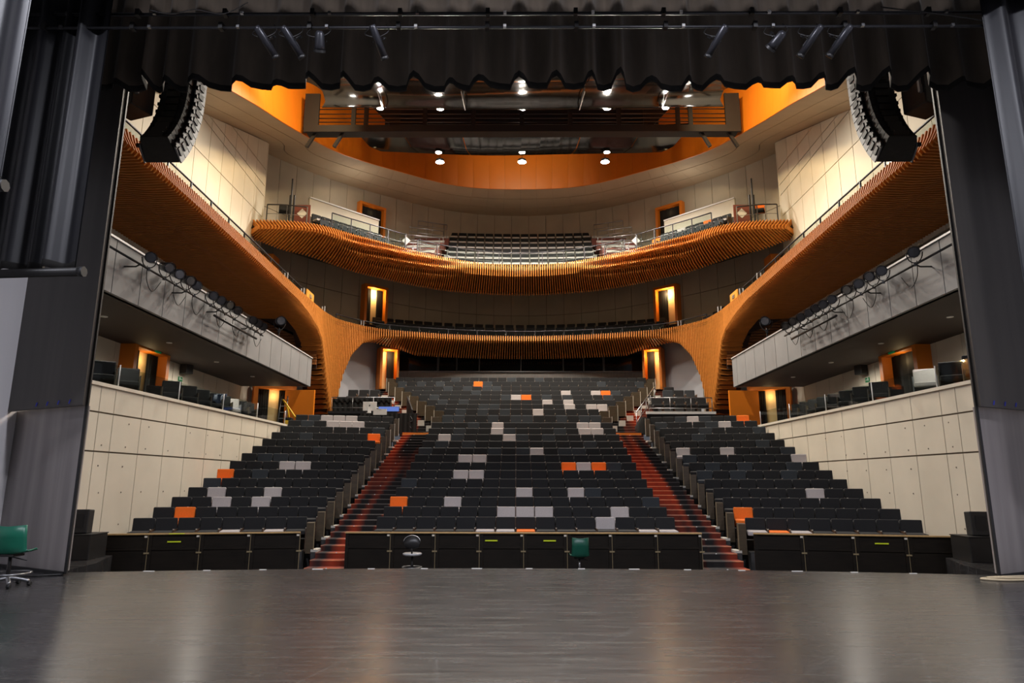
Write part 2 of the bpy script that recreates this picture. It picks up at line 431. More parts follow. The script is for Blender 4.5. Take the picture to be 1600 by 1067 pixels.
# ---- outer walls of the boxes (cream, in shade) and their dark ceiling, grey bridge parapet
for s in (-1, 1):
    root = sroot('wall_box_' + SIDE[s], 'cream panel wall behind the %s side boxes' % SIDE[s])
    MB().box((s * 13.45, 25, 5.2), (.25, 24, 3.2)).build('backing', 'joint', root)
    polys = [[(13, 3.7), (36.8, 3.7), (36.8, 6.2), (13, 6.2)]]
    for i in range(18): polys = split(polys, (14 + i * 1.28, 0), (14 + i * 1.28, 9), .025)
    plane_panels(root, polys, lambda D, z: (s * 13.32, D, z), (-s, 0, 0), 'cream', .04)
    br = sroot('ceiling_bridge_' + SIDE[s], 'grey concrete lighting bridge over the %s side boxes' % SIDE[s])
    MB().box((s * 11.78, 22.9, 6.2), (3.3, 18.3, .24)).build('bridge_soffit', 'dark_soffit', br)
    MB().box((s * 10.17, 22.9, 6.73), (.12, 18.3, 1.3)).build('backing', 'joint', br)
    polys = [[(13.75, 6.07), (32.05, 6.07), (32.05, 7.4), (13.75, 7.4)]]
    for i in range(15): polys = split(polys, (14.6 + i * 1.2, 0), (14.6 + i * 1.2, 9), .03)
    plane_panels(root=br, polys=polys, fn=lambda D, z: (s * 10.1, D, z), nrm=(-s, 0, 0), matname='grey', thick=.09)
    MB().box((s * 10.1, 22.9, 7.43), (.26, 18.3, .05)).build('ledge', 'alu', br)
    MB().box((s * 10.35, 32.1, 6.75), (.55, .12, 1.36)).build('end_face', 'grey', br)
    for D in (18.2, 21.8, 25.4, 29):
        a = MB().tube([(s * 11.6, D, 6.085), (s * 11.6, D, 6.06)], .09, 12).build('downlight', 'white', br)
    for D in (18.2, 25.4): lamp('box_light', 'SPOT', (s * 11.6, D, 6.0), P_BOX * 3, aim=(s * 11.9, D, 0), size=.08, angle=172)
# ---- upper side walls, with slanting joints
def soff_z(D): return 18.7 - .342 * (32.1 - D) if D < 32.1 else 18.7
for s in (-1, 1):
    root = sroot('wall_upper_' + SIDE[s], 'cream upper wall with slanting joints on the %s' % SIDE[s])
    MB().prism([(s * 13.06, 13, 9.2), (s * 13.06, 32.2, 9.2), (s * 13.06, 32.2, 19.2), (s * 13.06, 13, 12.6)], (s * .3, 0, 0)).build('backing', 'joint', root)
    MB().box((s * 13.25, 32.25, 14.2), (.5, .1, 10)).build('wall_end', 'cream', root)
    polys = [[(13, 9.3), (32.2, 9.3), (32.2, soff_z(32.2)), (13, soff_z(13))]]
    for i in range(16): polys = split(polys, (32.2 - 1.22 * (i + 1), 0), (32.2 - 1.22 * (i + 1), 30), .03)
    for (a, b) in (((302, 228), (407, 337)), ((322, 176), (416, 294.6)), ((370, 208), (417, 269)), ((320, 189), (410, 305))):
        p = atX(*a, -13.0); q = atX(*b, -13.0); polys = split(polys, (p.y, p.z), (q.y, q.z), .035)
    plane_panels(root, polys, lambda D, z: (s * 13.05, D, z), (-s, 0, 0), 'cream', .04)
# ---- curved back wall (both balcony levels)
BW = Path(spline([(-13.9, 32.4, 0), (-13.6, 33.8, 0), (-11.6, 37.0, 0), (-8.6, 40.1, 0), (-4.6, 43.0, 0), (0, 44.0, 0), (4.6, 43.0, 0), (8.6, 40.1, 0), (11.6, 37.0, 0), (13.6, 33.8, 0), (13.9, 32.4, 0)], 10))
root = sroot('wall_back', 'curved cream panel wall behind both balconies')
n = int(BW.L / 1.16)
m = MB(); pts = [BW.at(BW.L * i / 80) for i in range(81)]
o_ = [Vector((p.x * 1.012, p.y + .12, 9.0)) for p in pts]; m.strip(o_, [p + Vector((0, 0, 11)) for p in o_]); m.build('backing', 'joint', root)
for i in range(n):
    a = BW.at(BW.L * i / n + .012); b = BW.at(BW.L * (i + 1) / n - .012)
    nn = Vector((-(b - a).y, (b - a).x, 0)).normalized() * .05
    for z0, z1 in ((9.1, 12.45), (12.48, 15.9), (15.93, 19.6)):
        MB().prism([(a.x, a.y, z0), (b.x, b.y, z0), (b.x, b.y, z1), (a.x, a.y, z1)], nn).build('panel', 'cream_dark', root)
# ---- ceiling soffit ring : panels, and the orange cove wall over its inner edge
OUT = [(13.05, 16, 13.2), (13.05, 21.4, 15.0), (13.05, 24.2, 15.96), (13.05, 28, 17.3), (13.2, 32, 18.65), (13.9, 33.9, 18.9), (12.2, 36.6, 19.1), (8.7, 40.2, 19.3), (4.7, 43.1, 19.45), (0, 44.1, 19.5)]
INN = [(10.1, 16, 13.25), (10.4, 21, 14.94), (10.75, 25, 16.5), (10.75, 28.5, 17.6), (10.25, 32, 18.5), (9.8, 33.4, 18.8), (9.2, 34.5, 19.0), (7.2, 36.1, 19.05), (3.8, 38.3, 19.1), (0, 39, 19.19)]
def full(c): return [(-x, y, z) for x, y, z in c] + [p for p in c[-2::-1]]
so, si = spline(full(OUT), 4), spline(full(INN), 4)
ce = sroot('ceiling', 'beige curved ceiling soffit around the orange lighting cove')
m = MB(); up = Vector((0, 0, .12)); m.strip([p + up for p in so], [p + up for p in si]); m.build('backing', 'joint', ce)
for i in range(len(so) - 1):
    for k in range(3):
        def pt(u, j): return so[j].lerp(si[j], u)
        g = .006
        a, b, c, d = pt(k / 3 + g, i), pt(k / 3 + g, i + 1), pt((k + 1) / 3 - g, i + 1), pt((k + 1) / 3 - g, i)
        e = .004
        q = [a.lerp(b, e), b.lerp(a, e), c.lerp(d, e), d.lerp(c, e)]
        MB().prism(q, (0, 0, .05)).build('soffit_panel', 'soffit', ce)
cv = sroot('wall_cove', 'orange curved cove wall rising above the soffit')
for i in range(len(si) - 1):
    a, b = si[i], si[i + 1]; a, b = a.lerp(b, .006), b.lerp(a, .006)
    o1 = Vector((a.x * .035, a.y * .0, 0)); o2 = Vector((b.x * .035, 0, 0))
    q = [a + Vector((0, 0, -.01)), b + Vector((0, 0, -.01)), b + o2 + Vector((0, 0, 4.4)), a + o1 + Vector((0, 0, 4.4))]
    nn = (q[1] - q[0]).cross(q[3] - q[0]).normalized() * .06
    MB().prism(q, nn).build('cove_panel', 'orange', cv)
struct(MB().box((0, 28, 23.2), (30, 36, .2)).build('ceiling_void', 'black'), 'black roof above the lighting cove')
# ================================================================== PROSCENIUM AND STAGE
def tower(s):
    t = thing('proscenium_tower', '%s proscenium tower with a semi-gloss lower panel under a dark upper panel' % ('left' if s < 0 else 'right'), 'tower', (s * 8.2, 12.75, 0))
    def pan(x0, y0, x1, y1, z0, z1, th, name, m):
        MB().prism([(s * x0, y0, z0), (s * x1, y1, z0), (s * x1, y1, z1), (s * x0, y0, z1)], (s * -.35 * th, -.9 * th + .9 * th, 0) if False else (s * .2 * th, th, 0)).build(name, m, t)
    pan(8.2, 12.55, 10.7, 13.95, .06, 3.0, .18, 'lower_panel', 'tower_low')
    pan(8.14, 12.35, 10.7, 13.68, 2.98, 13.5, .12, 'upper_panel', 'tower_up')
    pan(8.12, 12.47, 8.2, 12.52, .03, 13.5, .06, 'edge_strip', 'black')
    pan(8.2, 12.5, 10.35, 13.7, 0, .06, .2, 'skirting', 'black')
    for i in range(4):
        x = 8.5 + i * .32; MB().box((s * x, 12.35 + (x - 8.14) * .52 - .015, 3.06), (.02, .01, .08), ry=.25).build('tape_mark', 'blue_tape', t)
for s in (-1, 1): tower(s)
struct(MB().box((0, 13.1, 13.3), (20.5, .25, 4.6)).build('wall_front', 'black'), 'black wall over the proscenium opening')

def pleat_rows(x0, x1, n, seed, amp, y0, y1, soft=False):
    rnd = random.Random(seed); pts = []; x = 0.
    ws = []
    while x < 1:
        wv = rnd.uniform(.6, 1.6) / n; ws.append((x, wv, rnd.uniform(.35, 1.))); x += wv
    for (a, wv, h) in ws:
        for t, d in ([(j / 10, .5 - .5 * math.cos(2 * PI * j / 10)) for j in range(10)] if soft else ((0, 0), (.12, .75), (.24, 1), (.36, .75), (.5, .12), (.75, -.06))):
            u = a + wv * t
            if u <= 1: pts.append((x0 + (x1 - x0) * u, y0 + (y1 - y0) * u - amp * d * h, d * h))
    return pts
def curtain(name, label, x0, y0, x1, y1, z0, z1, n, seed, amp, m, scal=.0, flare=0.):
    t = thing(name, label, 'curtain', ((x0 + x1) / 2, (y0 + y1) / 2, z0))
    P = pleat_rows(x0, x1, n, seed, amp, y0, y1, m == 'drape')
    zb = [z0 + scal * math.sin(i * .9 + seed) * .4 + scal * p[2] for i, p in enumerate(P)]
    A = [Vector((p[0], p[1], z1)) for p in P]; M_ = [Vector((p[0], p[1] - flare * .5 * p[2], (z1 + z) / 2)) for p, z in zip(P, zb)]
    B = [Vector((p[0], p[1] - flare * p[2], z + .12)) for p, z in zip(P, zb)]; Cc = [Vector((p[0], p[1] - flare * p[2], z)) for p, z in zip(P, zb)]
    mb = MB(); mb.strip(A, M_, True); mb.strip(M_, B, True)
    bk = Vector((0, .03, 0)); mb.strip([b + bk for b in B], [a + bk for a in A], True)
    mb.build('cloth', m, t)
    h = MB(); h.strip(B, Cc, True); h.strip([c + bk for c in Cc], [b + bk for b in B]); h.strip(Cc, [c + bk for c in Cc]); h.build('hem', 'black_cloth', t)
    return t
curtain('valance_curtain', 'dark pleated valance curtain with a scalloped hem across the top of the stage opening', -9.2, 12.1, 9.4, 12.1, 9.16, 13.2, 34, 3, .34, 'velvet', .10, .06)
curtain('leg_curtain', 'black pleated leg curtain with a pipe hem at the upper left', -12.6, 10.9, -7.25, 10.5, 4.95, 13.5, 12, 5, .22, 'drape', .0, .06)
curtain('side_curtain', 'bluish black curtain edge at the far upper left corner', -9.6, 8.0, -6.7, 8.0, 5.25, 11.5, 8, 9, .2, 'drape', 0, .08)
curtain('side_curtain', 'bluish black curtain hanging at the far upper right edge', 7.62, 10.2, 12, 10.0, 4.4, 12.6, 11, 12, .2, 'drape', 0, .08)
t = thing('hem_pipe', 'black pipe sleeve along the bottom of the upper left leg curtain', 'pipe', (-9.5, 10.6, 4.9))
MB().tube([(-12.6, 10.75, 4.86), (-7.12, 10.3, 4.86)], .075, 8).build('pipe', 'black_paint', t); MB().tube([(-7.16, 10.3, 4.86), (-7.08, 10.3, 4.86)], .085, 8).build('end_cap', 'black', t)
t = thing('hem_pipe', 'short black pipe end at the far left edge beside the curtain', 'pipe', (-6.6, 7.9, 5.2))
MB().tube([(-9.6, 7.9, 5.22), (-6.7, 7.9, 5.22)], .07, 8).build('pipe', 'black_paint', t); MB().tube([(-6.7, 7.9, 5.22), (-6.62, 7.9, 5.22)], .08, 8).build('end_cap', 'black', t)
# black border beam at the very top and two lighting battens
t = thing('border_beam', 'black beam along the top edge above the lighting bars', 'beam', (0, 9.8, 9.9))
MB().box((0, 9.8, 10.1), (24, .2, 1.3)).build('beam', 'black', t); MB().box((0, 9.68, 9.48), (24, .05, .06)).build('lip', 'black_paint', t)
ZB1, ZB2, YB = 9.62, 9.28, 10.4
def batten(label, z, y, r):
    t = thing('lighting_bar', label, 'bar', (0, y, z))
    MB().tube([(-11, y, z), (11, y, z)], r, 8).build('pipe', 'steel_dark', t)
    for x in [-8.4 + i * 1.53 for i in range(12)]:
        MB().box((x, y, z + .02), (.07, .11, .12)).build('clamp', 'black_paint', t)
        MB().box((x + .3, y - .03, z), (.05, .05, .05)).build('tape_band', 'white' if random.random() < .3 else 'steel', t)
    return t
batten('upper black lighting bar crossing the top of the stage', ZB1, YB + .1, .03); batten('lower black lighting bar carrying the stage lanterns', ZB2, YB, .026)
def cable(name, label, pts, r=.012, m='black_paint', cat='cable'):
    return tag(MB().tube(spline(pts, 6), r, 5).build(name, m), label, cat)
cable('drooping_cable', 'long black cable sagging from the upper bar on the right', [(6.0, YB - .05, ZB1), (7.2, YB - .1, ZB1 - .22), (8.6, YB - .1, ZB2 - .1), (10.6, YB - .1, ZB2 + .02)])
cable('twisted_cable', 'thin white cable twisted along the upper bar at the left', [(-6.6, YB - .05, ZB1 - .02), (-6.2, YB - .05, ZB1 - .1), (-5.8, YB - .05, ZB1 - .02), (-5.3, YB - .05, ZB1 - .1), (-4.9, YB - .05, ZB1 + .12)], .008, 'steel')

# lanterns ---------------------------------------------------------
def lantern(kind):
    t = bpy.data.objects.new('stage_lantern', None); COL.objects.link(t)
    if kind == 'tube':      # long profile lantern, axis -> local +Y, hung below its clamp
        MB().tube([(0, -.36, 0), (0, -.3, 0), (0, .36, 0)], [.07, .085, .085], 12).build('body', 'lantern', t)
        MB().tube([(0, .36, 0), (0, .44, 0)], [.095, .10], 12).build('lens_tube', 'black_paint', t)
        MB().box((0, -.05, .09), (.05, .5, .02)).build('heat_sink', 'steel_dark', t)
    else:
        MB().tube([(0, -.22, 0), (0, -.16, 0), (0, .08, 0), (0, .2, 0)], [.06, .105, .115, .13], 12).build('body', 'lantern', t)
        MB().tube([(0, .2, 0), (0, .215, 0)], .105, 12).build('lens', 'lens', t)
        MB().tube([(0, .19, 0), (0, .25, 0)], [.14, .145], 12, cap=False).build('lens_rim', 'black_paint', t)
    y = MB(); ph = [(.16 * math.cos(a), 0, .02 + .24 * math.sin(a)) for a in [i * PI / 8 for i in range(9)]]
    y.tube(ph, .013, 5).build('yoke', 'black_paint', t)
    MB().box((0, 0, .29), (.06, .07, .08)).build('clamp', 'steel_dark', t)
    return t
proto = {k: lantern(k) for k in ('tube', 'round')}
used = set()
def place_lantern(kind, loc, label, rot, group, scale=1.):
    o = proto[kind] if kind not in used else copy_tree(proto[kind])
    used.add(kind); o.location = loc; o.rotation_euler = rot; o.scale = (scale,) * 3
    return tag(o, label, 'lantern', group)
CN = iter(range(1, 9))
for (x, kind, az, el, lab) in ((-4.55, 'tube', -.7, -.75, 'long tube stage lantern hung furthest left on the lower bar'), (-4.1, 'tube', -.7, -.75, 'long tube stage lantern hung second from the left on the lower bar'),
        (-3.62, 'round', .2, -.9, 'small round lantern hung third from the left on the lower bar'), (-2.62, 'tube', -.45, -.8, 'wide black lantern near the middle left of the lower bar'),
        (3.18, 'tube', .7, -.8, 'black tube lantern hung nearest the centre on the right of the lower bar'), (4.2, 'round', .6, -.5, 'round multi-lens lantern between tube lanterns on the right of the bar'),
        (4.78, 'tube', .75, -.75, 'grey tube lantern hung second from the right on the lower bar'), (5.28, 'tube', .75, -.75, 'bluish grey tube lantern hung furthest right on the lower bar')):
    place_lantern(kind, (x, YB - .02, ZB2 - .27), lab, (el, 0, az), 'stage lanterns on the lower bar', .72)
    cable('lantern_cable', 'looped black cable above the ' + ' '.join(lab.split()[:4]) + ' at ' + ('left' if x < 0 else 'right') + ' ' + str(int(abs(x) * 10)) if False else 'looped cable on the lower bar, %s from the left' % ORD[CN.__next__()],
          [(x - .15, YB, ZB2), (x - .22, YB - .04, ZB2 - .16), (x, YB - .05, ZB2 - .22), (x + .18, YB - .04, ZB2 - .1), (x + .12, YB, ZB2 + .06)], .009)
# added fill lights above the camera, unseen, to brighten stage floor and drapes
for i, (x, y) in enumerate(((-5.2, 4.5), (5.2, 4.5), (0, 7.2))):
    t = thing('fill_light', ('left', 'right', 'front centre')[i] + ' added fill light, unseen above the stage', 'fill light', (x, y, 10.6))
    MB().box((x, y, 10.66), (.9, .3, .1)).build('housing', 'black_paint', t); MB().box((x, y, 10.6), (.8, .24, .02)).build('lamp_panel', 'lamp_on', t)
    MB().tube([(x, y, 10.7), (x, y, 13)], .01, 5).build('wire', 'steel_dark', t)
    lamp('fill_lamp', 'AREA', (x, y, 10.55), P_STAGE, (.86, .88, 1), (x * 1.15, y + 3.0, 0), .8, parent=t)

# ---- line arrays
def line_array(s):
    t = thing('line_array', '%s hanging curved line array of black loudspeaker cabinets' % SIDE[s], 'loudspeaker', (s * 8.6, 15.4, 9))
    y, z = 15.45, 12.6
    hw = .40
    for i in range(15):
        a = 0 if i < 7 else math.radians(4.4 * (i - 6))
        a += math.radians(3)
        dn = Vector((0, -math.sin(a), -math.cos(a))); fr = Vector((0, math.cos(a), -math.sin(a)))
        h = .24
        c = Vector((s * 8.6, y, z)) + dn * h / 2
        X = Vector((1, 0, 0)) * hw
        def P(u, v, wd): return c + X * u + fr * v - dn * wd * h / 2
        # body: narrower at the back, wedge
        b = [P(-.8, -.32, -.86), P(.8, -.32, -.86), P(1, .3, -1), P(-1, .3, -1), P(-.8, -.32, .8), P(.8, -.32, .8), P(1, .3, .94), P(-1, .3, .94)]
        cab = MB().add(b, [(0, 1, 2, 3), (4, 7, 6, 5), (0, 4, 5, 1), (1, 5, 6, 2), (2, 6, 7, 3), (3, 7, 4, 0)]).build('cabinet', 'speaker_black', t)
        for sd in (-1, 1):   # grey side plate, dark handle opening, coupler
            q = [P(sd * 1.03, .32, -.97), P(sd * 1.03, .32, .95), P(sd * .97, -.14, .95), P(sd * .97, -.14, -.97)]
            MB().prism(q, (sd * .035, 0, 0)).build('side_plate', 'speaker_grey', cab)
            q = [P(sd * 1.06, .17, -.55), P(sd * 1.06, .17, .55), P(sd * 1.02, -.02, .5), P(sd * 1.02, -.02, -.5)]
            MB().prism(q, (sd * .05, 0, 0)).build('handle', 'black', cab); MB().box(P(sd * 1.09, -.12, -.9), (.07, .07, .08)).build('coupler', 'black', cab)
        MB().box(P(0, -.34, .1), (.34, .05, .13)).build('rear_connector', 'black_paint', cab)
        y += dn.y * h; z += dn.z * h
    MB().tube(spline([(s * 8.6, 15.05, 12.4), (s * 8.55, 15.04, 11.2), (s * 8.66, 15.0, 10.4), (s * 8.6, 14.7, 9.7)], 6), .012, 5).build('cable', 'black', t)
    # small fill loudspeaker next to the tower
    t = thing('fill_loudspeaker', '%s small grey sided loudspeaker hung beside the proscenium tower' % SIDE[s], 'loudspeaker', (s * 9.2, 14.6, 10.4))
    MB().rbox((s * 9.4, 14.7, 10.62), (.72, .62, .85), .03, rz=s * .35).build('cabinet', 'speaker_black', t)
    MB().box((s * 9.18, 14.37, 10.72), (.28, .05, .5), rz=s * .35).build('rear_plate', 'speaker_grey', t)
    MB().box((s * 9.18, 14.34, 10.76), (.1, .05, .18), rz=s * .35).build('handle', 'black', t)
for s in (-1, 1): line_array(s)

# ---- pit barrier panels
def barrier(a, b, label, tape=None, toptape=False):
    a, b = Vector(a), Vector(b); d = (b - a); L = d.length; rz = math.atan2(d.y, d.x); mid = (a + b) / 2
    t = thing('barrier_panel', label, 'barrier', (mid.x, mid.y, -.56), rz, 'orchestra pit barrier panels')
    def bx(c, s, name, m, par=t): return MB().box(c, s).build(name, m, par, local=True)
    bx((0, 0, .48), (L - .012, .05, .96), 'board', 'barrier'); bx((0, -.03, .98), (L - .004, .11, .03), 'top_rail', 'rail_wood')
    for x in (-L / 2 + .05, L / 2 - .05): bx((x, -.035, .48), (.075, .035, .95), 'stile', 'barrier')
    bx((0, -.035, .64), (L - .17, .03, .05), 'mid_rail', 'barrier'); bx((0, -.035, .045), (L - .17, .03, .09), 'bottom_rail', 'barrier')
    bx((L / 2 - .05, -.07, .92), (.06, .012, .04), 'tag', 'cap')
    bx((L / 2 - .012, -.06, .55), (.12, .02, .035), 'clamp', 'brass'); bx((L / 2 - .004, -.03, .5), (.012, .04, .95), 'hinge', 'brass')
    if tape is not None: bx((tape, -.055, .80), (.3, .006, .03), 'tape_strip', 'tape')
    if toptape: bx((.05, -.088, .983), (.34, .006, .02), 'tape_strip', 'tape')
    return t
ZP = 0
cpx = [540, 611, 681, 750, 819, 887, 957, 1028, 1097]
for i in range(8):
    xa, xb = atY(cpx[i], 850, 17.2).x, atY(cpx[i + 1], 850, 17.2).x
    barrier((xa, 17.2, 0), (xb, 17.2, 0), 'dark wooden pit barrier panel, %s from the left in the centre section' % ORD[i + 1], {3: -.25, 4: .1}.get(i))
for s in (-1, 1):
    A = Vector((s * 5.5, 17.2, 0)); Bv = Vector((s * 9.95, 16.3, 0))
    for i in range(4):
        p, q = A.lerp(Bv, i / 4), A.lerp(Bv, (i + 1) / 4)
        if s < 0: p, q = q, p
        tp = 0 if (s < 0 and i == 2) or (s > 0 and i == 2) else None
        barrier(p, q, 'dark wooden pit barrier panel, %s from the %s aisle' % (ORD[i + 1], SIDE[s]), tp, s < 0 and i == 2)
# ---- subs and small speakers at the sides of the pit
for s in (-1, 1):
    t = thing('subwoofer', 'black subwoofer cabinet beside the %s end of the pit barrier' % SIDE[s], 'loudspeaker', (s * 9.9, 15.2, 0))
    MB().rbox((s * 9.87, 15.25, .25), (1.15, .8, .5), .015, rz=-s * .12).build('cabinet', 'black_paint', t); MB().box((s * 9.87, 15.25, .51), (1.17, .82, .02), rz=-s * .12).build('lid', 'black', t)
    t = thing('monitor_loudspeaker', 'small black loudspeaker standing on the %s subwoofer' % SIDE[s], 'loudspeaker', (s * 9.7, 15.25, .52))
    MB().rbox((s * 9.68, 15.25, .77), (.36, .3, .5), .02, rz=-s * .2, rx=-.06).build('cabinet', 'speaker_black', t); MB().box((s * 9.66, 15.095, .78), (.2, .012, .3), rz=-s * .2).build('rear_plate', 'black', t)
    cable('speaker_cable', 'thin black cable behind the loudspeaker on the %s subwoofer' % SIDE[s], [(s * 9.85, 15.25, .92), (s * 10.02, 15.2, .9), (s * 9.99, 15.2, .7), (s * 9.84, 15.25, .6)], .01)
cable('coiled_cable', 'beige cable coiled on the stage floor at the right tower foot', [(8.6, 12.2, .02), (8.0, 12.1, .02), (7.7, 12.3, .02), (8.2, 12.45, .02), (9.0, 12.35, .03), (9.6, 12.4, .03), (8.4, 12.25, .04), (7.8, 12.28, .04), (8.6, 12.4, .05), (9.8, 12.5, .03)], .02, 'cable')
cable('floor_cable', 'thin black cable lying at the foot of the left tower', [(-8.2, 12.5, .02), (-8.7, 12.25, .02), (-9.1, 12.3, .02), (-9.4, 12.1, .02), (-9.8, 12.35, .02)], .018)
# ================================================================== BALCONIES
def fin(mb, base, tang, hall, prof, depth, th, dep=None):
    """base: top point; tang: unit along-edge; hall: unit pointing to the hall; prof: [(n,z_abs)] outer line"""
    K = len(prof); vs = []
    for k, (n, z) in enumerate(prof):
        p = prof[max(k - 1, 0)]; q = prof[min(k + 1, K - 1)]
        dn, dz = q[0] - p[0], q[1] - p[1]; l = math.hypot(dn, dz) or 1
        inn, inz = dz / l * -1, dn / l     # rotate; choose side pointing into the balcony
        # profile runs from the top down / outwards: inside is to the left of travel seen from the tangent
        inn, inz = (dz / l, -dn / l)
        P = Vector((base.x, base.y, 0)) + hall * n; P.z = z
        Q = Vector((base.x, base.y, 0)) + hall * n + (dep or hall) * (inn * depth); Q.z = z + inz * depth
        for c in (P, Q):
            vs.append(c - tang * th / 2); vs.append(c + tang * th / 2)
    fs = []
    for k in range(K - 1):
        a = 4 * k; b = a + 4
        fs += [(a, a + 1, b + 1, b), (a + 2, b + 2, b + 3, a + 3), (a, b, b + 2, a + 2), (a + 1, a + 3, b + 3, b + 1)]
    fs += [(0, 2, 3, 1), (4 * K - 4, 4 * K - 3, 4 * K - 1, 4 * K - 2)]
    mb.add(vs, fs)
# ---- lower balcony
HALF = [(-9.7, 13.4, 0), (-9.7, 17.3, 0), (-9.78, 23.6, 0), (-9.85, 27.6, 0), (-9.87, 31.0, 0), (-9.85, 32.6, 0), (-9.76, 33.7, 0), (-9.55, 34.7, 0), (-9.0, 35.65, 0), (-8.0, 36.8, 0), (-6.4, 37.6, 0), (-3.3, 38.55, 0)]
B1 = Path(spline(HALF + [(0, 38.9, 0)] + [(-x, y, 0) for x, y, z in HALF[::-1]], 14))
sv = lambda x, y: B1.near((-abs(x), y, 0))
HL = B1.L / 2
ZB = [(0, 9.36), (sv(9.7, 18), 9.34), (sv(9.78, 23.6), 9.30), (sv(9.85, 28), 9.22), (sv(9.85, 30.2), 9.05), (sv(9.86, 31.9), 8.76), (sv(9.84, 32.7), 8.35), (sv(9.8, 33.2), 7.55), (sv(9.74, 33.65), 6.6), (sv(9.68, 34.05), 5.75), (sv(9.62, 34.4), 4.95), (sv(9.57, 34.65), 3.7), (sv(9.55, 34.7), 3.7),
      (sv(9.52, 34.76), 5.0), (sv(9.45, 34.95), 6.1), (sv(9.28, 35.2), 7.15), (sv(9.0, 35.65), 8.25), (sv(8.5, 36.2), 9.02), (sv(7.7, 37.0), 9.48), (sv(6.4, 37.6), 9.58), (HL, 9.58)]
sleg0, sleg1 = sv(9.85, 29), sv(8.0, 36.8); sfoot = sv(9.56, 34.68)
lb = thing('lower_balcony', 'lower balcony wrapped in orange-brown timber slats with arched legs', 'balcony', (0, 38, 9.5))
def b1_prof(s):
    h = min(s, B1.L - s); zb = interp(h, ZB); P = B1.at(s)
    arm = 1 - min(1, max(0, (h - sleg0) / (sfoot - sleg0)))       # 1 on the side arms, 0 from the leg on
    cen = min(1, max(0, (h - sleg1) / 2.5))
    k = .22 * arm + .12 * cen + .02
    zt = 10.0
    pr = [(0, zt), (k * .35, (zt * .6 + zb * .4) if zb > 8.5 else zt - .5), (k, zb + .10), (k * .9 - .05, zb), ]
    if h < sv(9.74, 33.7):
        far = 13.2 - abs(P.x)
        pr += [(-.45, zb - .03), (-1.0, zb + .0)]
        zc = max(zb + .02, 9.40)
        if h < sv(9.86, 32.2): pr += [(-1.25, zc), (-far, zc + .05)]
    elif cen > 0:
        pr += [(-.35, zb - .18 * cen), (-.75, zb - .45 * cen), (-1.1, zb - .75 * cen)]
    else: pr += [(-.45, zb), (-1.0, zb)]
    return pr
cand = []; SS = []; s_ = .07
while s_ < HL: SS.append(s_); s_ += .15 if s_ < sv(9.86, 31.5) else (.115 if s_ < sv(8.5, 36.2) else .135)
SS = [q * (HL - .067) / SS[-1] for q in SS]; SS = SS + [B1.L - q for q in SS[::-1]]; NS = len(SS)
for s in SS:
    P = B1.at(s); T = B1.tan(s); H = Vector((T.y, -T.x, 0))
    cand.append((P, T, H, b1_prof(s), P.y))
# nearest slats are the largest in the picture
order = sorted(range(NS), key=lambda i: (0 if cand[i][4] < 36.3 else 1, cand[i][4]))
big = set(order[:300]); rest = MB()
for i, (P, T, H, pr, y) in enumerate(cand):
    if i in big:
        mb = MB(); fin(mb, P, T, H, pr, .19, .052 if P.y < 31.5 else .05); mb.build('slat', 'slat', lb)
    else: fin(rest, P, T, H, pr, .19, .05)
r = rest.build('slats', 'slat', lb); r['kind'] = 'stuff'
# dark core behind the slats
m = MB(); rows = []
for i in range(221):
    s = B1.L * i / 220; P = B1.at(s); T = B1.tan(s); H = Vector((T.y, -T.x, 0)); pr = b1_prof(s)
    inner = [(pr[0][0] - .2, pr[0][1] - .05), (pr[2][0] - .21, pr[2][1] + .08), (pr[3][0] - .26, pr[3][1] + .21), (-1.0, pr[5][1] + .2), (-1.3, max(pr[5][1] + .2, pr[-1][1] + .2)), (pr[-1][0], pr[-1][1] + .2)]
    rows.append([Vector((P.x + H.x * n, P.y + H.y * n, z)) for n, z in inner])
for a, b in zip(rows, rows[1:]): m.strip(a, b, True)
m.build('core', 'slat_core', lb)
